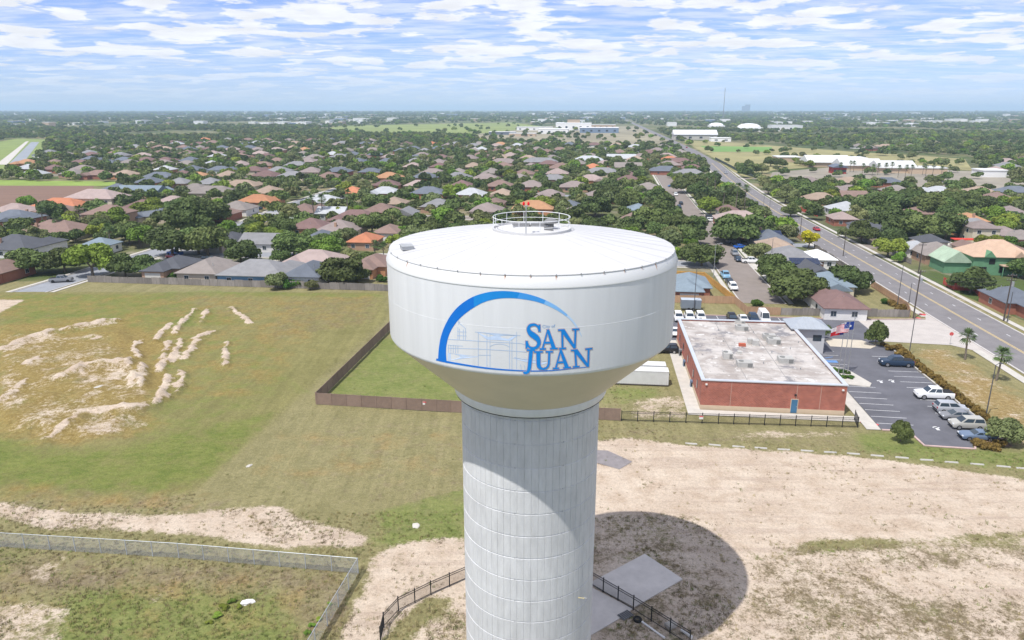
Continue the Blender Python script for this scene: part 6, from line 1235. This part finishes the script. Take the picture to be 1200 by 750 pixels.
# automatic trees
def road_hit(a, b):
    if abs(a - ave_a(b)) < 10.5: return True
    if b < 560 and abs(a - 44.5) < 8: return True
    if b < 430 and abs(a + 146) < 6.5: return True
    if a < 40 and any(abs(b - s) < 5 for s in STREETS_B): return True
    if a > 95 and any(abs(b - s - (a - 92) * .03) < 5 for s in (262, 352, 440, 520)): return True
    return False
HX = np.array([(h[0], h[1], h[2]) for h in HOUSES])
def spot_ok(x, y, r, thick=.55):
    px, py = PX(x, y)
    if not (-60 < px < 1260) or py > 298 or excluded(px, py, True) or (922 < px < 1004 and 258 < py < 312) or (1085 < px < 1200 and 285 < py): return False
    a, b = AB(x, y)
    if road_hit(a, b): return False
    if ((HX[:, 0] - x) ** 2 + (HX[:, 1] - y) ** 2 < (HX[:, 2] * .8 + r * .6) ** 2).any(): return False
    return True
pts = []
k = 0
while len(pts) < 9500 and k < 90000:
    k += 1; py = 160 + (296 - 160) * random.random() ** 1.6; px = random.uniform(-50, 1250)
    x, y = G(px, py); r = random.uniform(3.0, 6.2)
    if random.random() > min(1, (y / 700) ** 1.15 + (.12 if px < 500 else .3)): continue
    if spot_ok(x, y, r): pts.append((x, y, r))
pts.sort(key=lambda p: p[1])
keep = []; cell = {}
for x, y, r in pts:
    c = (int(x // 8), int(y // 8)); ok = True
    for i in (-1, 0, 1):
        for j in (-1, 0, 1):
            for q in cell.get((c[0] + i, c[1] + j), ()):
                if (q[0] - x) ** 2 + (q[1] - y) ** 2 < ((q[2] + r) * (.84 if y < 1000 else .66)) ** 2: ok = False
    if y < 420 and any((tx - x) ** 2 + (ty - y) ** 2 < (tr + r) ** 2 * .5 for tx, ty, tr in TREEXY): ok = False
    if ok: cell.setdefault(c, []).append((x, y, r)); keep.append((x, y, r))
auto = keep
lim = 300 - TREES
for x, y, r in auto[:max(lim, 0)]:
    tree(x, y, 2 * r, random.choices(['oak', 'olive', 'lime'], [.6, .22, .18])[0])
rest = auto[max(lim, 0):]
# far woods: points far out
far = []
while len(far) < 15000:
    y = 1150 * (9000 / 1150) ** random.random(); x = random.uniform(-.78, .78) * y; px, py = PX(x, y)
    if excluded(px, py, True) or abs(AB(x, y)[0] - ave_a(AB(x, y)[1])) < 13: continue
    if smooth_noise(x, y, .0045, 4) < (.40 if y < 3000 else .34): continue
    s = random.uniform(4.5, 7.5) * (1 if y < 2200 else (y / 2200) ** .75); far.append((x, y, s))
src = bpy.data.collections.new('crown sources')
for i in range(4):
    me = crown_mesh('far_crown', (OAK, OAK, OLIVE, LIME)[i], 200 + i, 9, 420, .12); src.objects.link(bpy.data.objects.new('far_crown_%d' % i, me))
def scatter(name, P, col, label, idx, zs=None):
    me = bpy.data.meshes.new(name); me.from_pydata([p[:3] for p in P], [], []); 
    for n, ty, v in (('size', 'FLOAT', [p[3] for p in P]), ('turn', 'FLOAT', [random.uniform(0, 6.28) for _ in P]), ('pick', 'INT', idx)):
        a = me.attributes.new(n, ty, 'POINT'); a.data.foreach_set('value', v)
    o = ob(name, me); tag(o, label, kind='stuff')
    ng = bpy.data.node_groups.new(name, 'GeometryNodeTree'); ng.interface.new_socket('Geometry', in_out='INPUT', socket_type='NodeSocketGeometry'); ng.interface.new_socket('Geometry', in_out='OUTPUT', socket_type='NodeSocketGeometry')
    N, L = ng.nodes, ng.links; gi, go = N.new('NodeGroupInput'), N.new('NodeGroupOutput'); inst = N.new('GeometryNodeInstanceOnPoints'); ci = N.new('GeometryNodeCollectionInfo'); ci.inputs[0].default_value = col; ci.inputs['Separate Children'].default_value = True; ci.inputs['Reset Children'].default_value = True
    def na(n, ty): k = N.new('GeometryNodeInputNamedAttribute'); k.data_type = ty; k.inputs[0].default_value = n; return k.outputs[0]
    L.new(gi.outputs[0], inst.inputs['Points']); L.new(ci.outputs[0], inst.inputs['Instance']); inst.inputs['Pick Instance'].default_value = True
    L.new(na('pick', 'INT'), inst.inputs['Instance Index']); cx = N.new('ShaderNodeCombineXYZ'); L.new(na('turn', 'FLOAT'), cx.inputs[2]); L.new(cx.outputs[0], inst.inputs['Rotation']); L.new(na('size', 'FLOAT'), inst.inputs['Scale'])
    L.new(inst.outputs[0], go.inputs[0]); md = o.modifiers.new('scatter', 'NODES'); md.node_group = ng; return o
allp = [(x, y, 0, r) for x, y, r in rest] + [(x, y, 0, s) for x, y, s in far]
allp = [(x, y, -.12 * r, r) for x, y, _, r in allp]
scatter('far_woods', allp, src, 'far-off mass of dark green trees reaching the horizon', random.choices([0, 1, 2, 3], [.36, .30, .21, .13], k=len(allp)))
# weeds and grass tufts on the near ground
tsrc = bpy.data.collections.new('tuft sources')
def tuft(m, seed, n=9, h=.3):
    q = random.Random(seed); b = MB()
    for i in range(n):
        a = q.uniform(0, 6.28); o = Vector((q.uniform(-.18, .18), q.uniform(-.18, .18), -.02)); w = Vector((-math.sin(a), math.cos(a), 0)) * .035; tip = o + Vector((math.cos(a) * q.uniform(.05, .22), math.sin(a) * q.uniform(.05, .22), h * q.uniform(.5, 1.1))); b.add([o - w, o + w, tip], [(0, 1, 2)])
    return b.mesh('tuft', m)
for i, (m, h) in enumerate(((mat('tuft_green', (.155, .19, .05), .9, .4, .5, rnd=.3), .32), (mat('tuft_dry', (.28, .235, .11), .9, .3, .5, rnd=.3), .36), (mat('tuft_dead', (.20, .155, .10), .9, .3, .5, rnd=.3), .22), (mat('tuft_lush', (.14, .28, .03), .9, .3, .5, rnd=.3), .5))): tsrc.objects.link(bpy.data.objects.new('tuft_%d' % i, tuft(m, i, 11 if i == 3 else 9, h)))
dirt, green, dead, GX, GY, GZ, _ = GD
tp, ti = [], []
xs, ys = GX[0], GY[:, 0]; k = 0
while len(tp) < 20000 and k < 260000:
    k += 1; py = random.uniform(345, 755); px = random.uniform(-20, 1220); x, y = G(px, py)
    j, i = np.searchsorted(xs, x), np.searchsorted(ys, y)
    if i >= len(ys) - 1 or j >= len(xs) - 1 or j < 1: continue
    a, b = AB(x, y)
    if a > 14 and b > 99.5 or math.hypot(x - TX, y - TY) < 6: continue
    if inpoly(np.array(px), np.array(py), [(755, 645), (804, 679), (730, 728), (640, 780), (640, 690)]): continue
    d, g, e = dirt[i, j], green[i, j], dead[i, j]; cl = smooth_noise(np.array(x), np.array(y), .35, 17)
    if d > .85: p = .08 if cl > .66 else .006
    elif d > .4: p = (.30 if cl > .55 else .04) if px < 880 else .05
    elif 455 < py < 600 and 228 < px < 545 or inpoly(np.array(px), np.array(py), [(375, 464), (455, 388), (600, 400), (600, 478)]): p = .004
    else: p = .22 * (.4 + cl)
    if random.random() > p: continue
    if d > .4: c = random.choices([0, 1, 2], [.14, .3, .56])[0]
    elif g > .8 and px < 400 and py > 680: c = random.choices([0, 1, 3], [.6, .25, .15])[0]
    else: c = random.choices([0, 1, 2], [.15 + g, .6, .1 + e])[0]
    tp.append((x, y, float(GZ[i, j]), random.uniform(.4, .95))); ti.append(c)
scatter('grass', tp, tsrc, 'tufts of dry grass and weeds scattered over the open ground', ti)
wl = [(262, 713, 1.1), (272, 706, 1.0), (255, 722, 1.0), (280, 712, .8), (366, 733, .8), (374, 726, .7), (360, 742, .8), (386, 708, .6), (245, 730, .7)]
for px, py, s in wl: x, y = G(px, py); w_ = tree(x, y, s, 'lime', 'bright green weed clump in the fenced corner lot', 'weed clumps in the corner lot', hk=.6, z=float(ground_z(x, y))); w_.name = 'weed_clump'; w_['category'] = 'weed'

# ================================================================== FAR BUILDINGS
FW = mat('far_white', (.80, .79, .77), .7, .05, .02, rnd=.1); FR = mat('far_roof', (.76, .76, .75), .7, .05, .02, rnd=.12); FT = mat('far_tan', (.50, .38, .27), .8, .05, .02, rnd=.15); FB = mat('far_blue', (.18, .24, .33), .7, .05, .02); FD = mat('far_dark', (.14, .16, .20), .7, .1, .02)
def far_building(px, py, wpx, d, h, label, wall=FW, roof=FR, kind='flat', group=None, win=True):
    x, y = G(px, py); w = wpx * y / FPX; t = thing('far_building', label, 'building', (x, y, 0), GRID, group); MB().bx(-w / 2, w / 2, 0, d, 0, h).build('wall', wall, t); r = MB()
    if kind == 'flat': r.bx(-w / 2 - .4, w / 2 + .4, -.4, d + .4, h, h + .6)
    elif kind == 'gable': hip(r, -w / 2, w / 2, 0, d, h + .05, .35, True, 1.0, .4)
    elif kind == 'dome':
        n = 24; r.lathe([(w * .5 * math.cos(q * math.pi / 16), h + w * .17 * math.sin(q * math.pi / 16)) for q in range(9)], n, 0, d / 2)
    r.build('roof', roof, t)
    if win and h > 4.5:
        n = max(2, int(w / 14))
        for i in range(n): xx = -w / 2 + (i + .5) * w / n; MB().bx(xx - 2.2, xx + 2.2, -.15, .05, h * .3, h * .62).build('window', GLASS, t)
for a in ((648, 157, 34, 40, 9, 'long white school wing below the tan tower block', FW, FR), (672, 153, 40, 60, 15, 'tall white school hall'), (672, 151, 14, 20, 21, 'tan square tower block over the white school hall', FT, FT), (702, 156, 44, 40, 10, 'white school wing with blue-grey front', FB, FR), (690, 151, 60, 30, 9, 'tan long school wing behind the hall', FT, FR), (626, 153, 40, 30, 7, 'low white school annexe', FW, FR), (612, 160, 30, 20, 5, 'low tan shed before the school', FT, FR), (588, 158, 30, 20, 5, 'low grey shed beside the playing field', FD, FR)): far_building(*a[:6], *(a[6:] if len(a) > 6 else ()))
far_building(815, 164, 48, 36, 8, 'big white gymnasium beside the avenue', mat('gym_wall', (.5, .47, .42), .8, .06, .1), mat('gym_roof', (.6, .6, .6), .7, .06, .1), 'gable'); far_building(880, 154, 26, 50, 8, 'larger white domed hall beyond the sports ground', FW, FR, 'dome'); far_building(841, 151, 16, 50, 8, 'smaller white domed hall beyond the gymnasium', FW, FR, 'dome'); far_building(922, 154, 34, 40, 12, 'white hall with long flat roof beyond the domes', FW, FR); far_building(845, 166, 22, 20, 5, 'low white annexe of the gymnasium')
for i, (px, py, w, d, l) in enumerate(((925, 190, 26, 22, 'small white roofed shed by the sports ground'), (972, 196, 46, 26, 'long white roofed shed beside the palms'), (1010, 200, 44, 24, 'white roofed shed behind the palm row'), (1052, 203, 40, 24, 'white roofed shed at the far end of the palm row'), (1088, 204, 40, 20, 'low white roofed store beside the yard'), (1000, 191, 30, 20, 'white roofed shed behind the long shed'))): far_building(px, py, w, d, 4.0, l, FT, mat('shed_roof', (.6, .6, .58), .7, .08, .1, rnd=.1), 'gable' if i in (1, 2, 3) else 'flat')
far_building(984, 204, 14, 12, 5, 'small dark red store among the palms', mat('far_red', (.35, .05, .04), .8, .1), FD, 'gable'); far_building(1165, 208, 26, 16, 4.5, 'pale store at the yard edge', FW, FR)
for px, py, w, h, l in ((871.5, 131.2, 3, 46 + 40, 'slender far tower on the horizon'), (876, 131.2, 5, 46 + 62, 'tallest dark tower on the horizon')): far_building(px, py, w, 60, h, l, FD, FD, win=False)
rb = random.Random(5)
for i in range(270):
    py = 131.5 + 17 * rb.random() ** 1.5; px = rb.uniform(-5, 1205) if rb.random() < .55 else rb.choice((rb.gauss(650, 60), rb.gauss(1080, 70), rb.gauss(350, 60)))
    if excluded(px, py): continue
    h = rb.uniform(5, 11) + (6 if py < 137 else 0); wd_ = rb.uniform(3, 12); wm_, nm_ = rb.choice(((FW, 'white building'), (FW, 'white building'), (FW, 'white building'), (FT, 'tan building'), (FB, 'blue-grey building'))); far_building(px, py, wd_, rb.uniform(25, 60), h, '%s %s %s in the distant town' % (('wide', 'narrow')[wd_ < 6.5], ('low', 'taller')[h > 11], nm_), wm_, rb.choice((FR, FR, FW)), 'flat', 'buildings of the distant town', win=False)
# radio mast
x, y = G(847, 141); t = thing('radio_mast', 'thin guyed radio mast on the horizon', 'mast', (x, y, 0)); H_ = 46 + y * (127.5 - 106) / FPX + 3; m = MB()
m.tube((0, 0, 0), (0, 0, H_), 1.3, .9, 6); m.build('mast', mat('mast_steel', (.22, .22, .25), .6, .1), t)
for a in (0.3, 2.4, 4.5):
    for f in (.5, .95): MB().tube((0, 0, H_ * f), (H_ * .55 * math.cos(a), H_ * .55 * math.sin(a), 0), .12, n=4).build('guy_wire', STEEL, t)
# ================================================================== HAZE
hz = MB().bx(-40000, 40000, -7000, 40000, -1.2, 160).build('haze', []); tag(hz, 'thin blue distance haze over the plain', kind='stuff')
hm = bpy.data.materials.new('haze'); hm.use_nodes = True; N = hm.node_tree.nodes; N.remove(N['Principled BSDF']); v = N.new('ShaderNodeVolumePrincipled'); v.inputs['Density'].default_value = 1.1e-4; v.inputs['Color'].default_value = (.60, .79, 1.0, 1); v.inputs['Anisotropy'].default_value = 0.0
hm.node_tree.links.new(v.outputs[0], N['Material Output'].inputs['Volume']); hz.data.materials.clear(); hz.data.materials.append(hm)
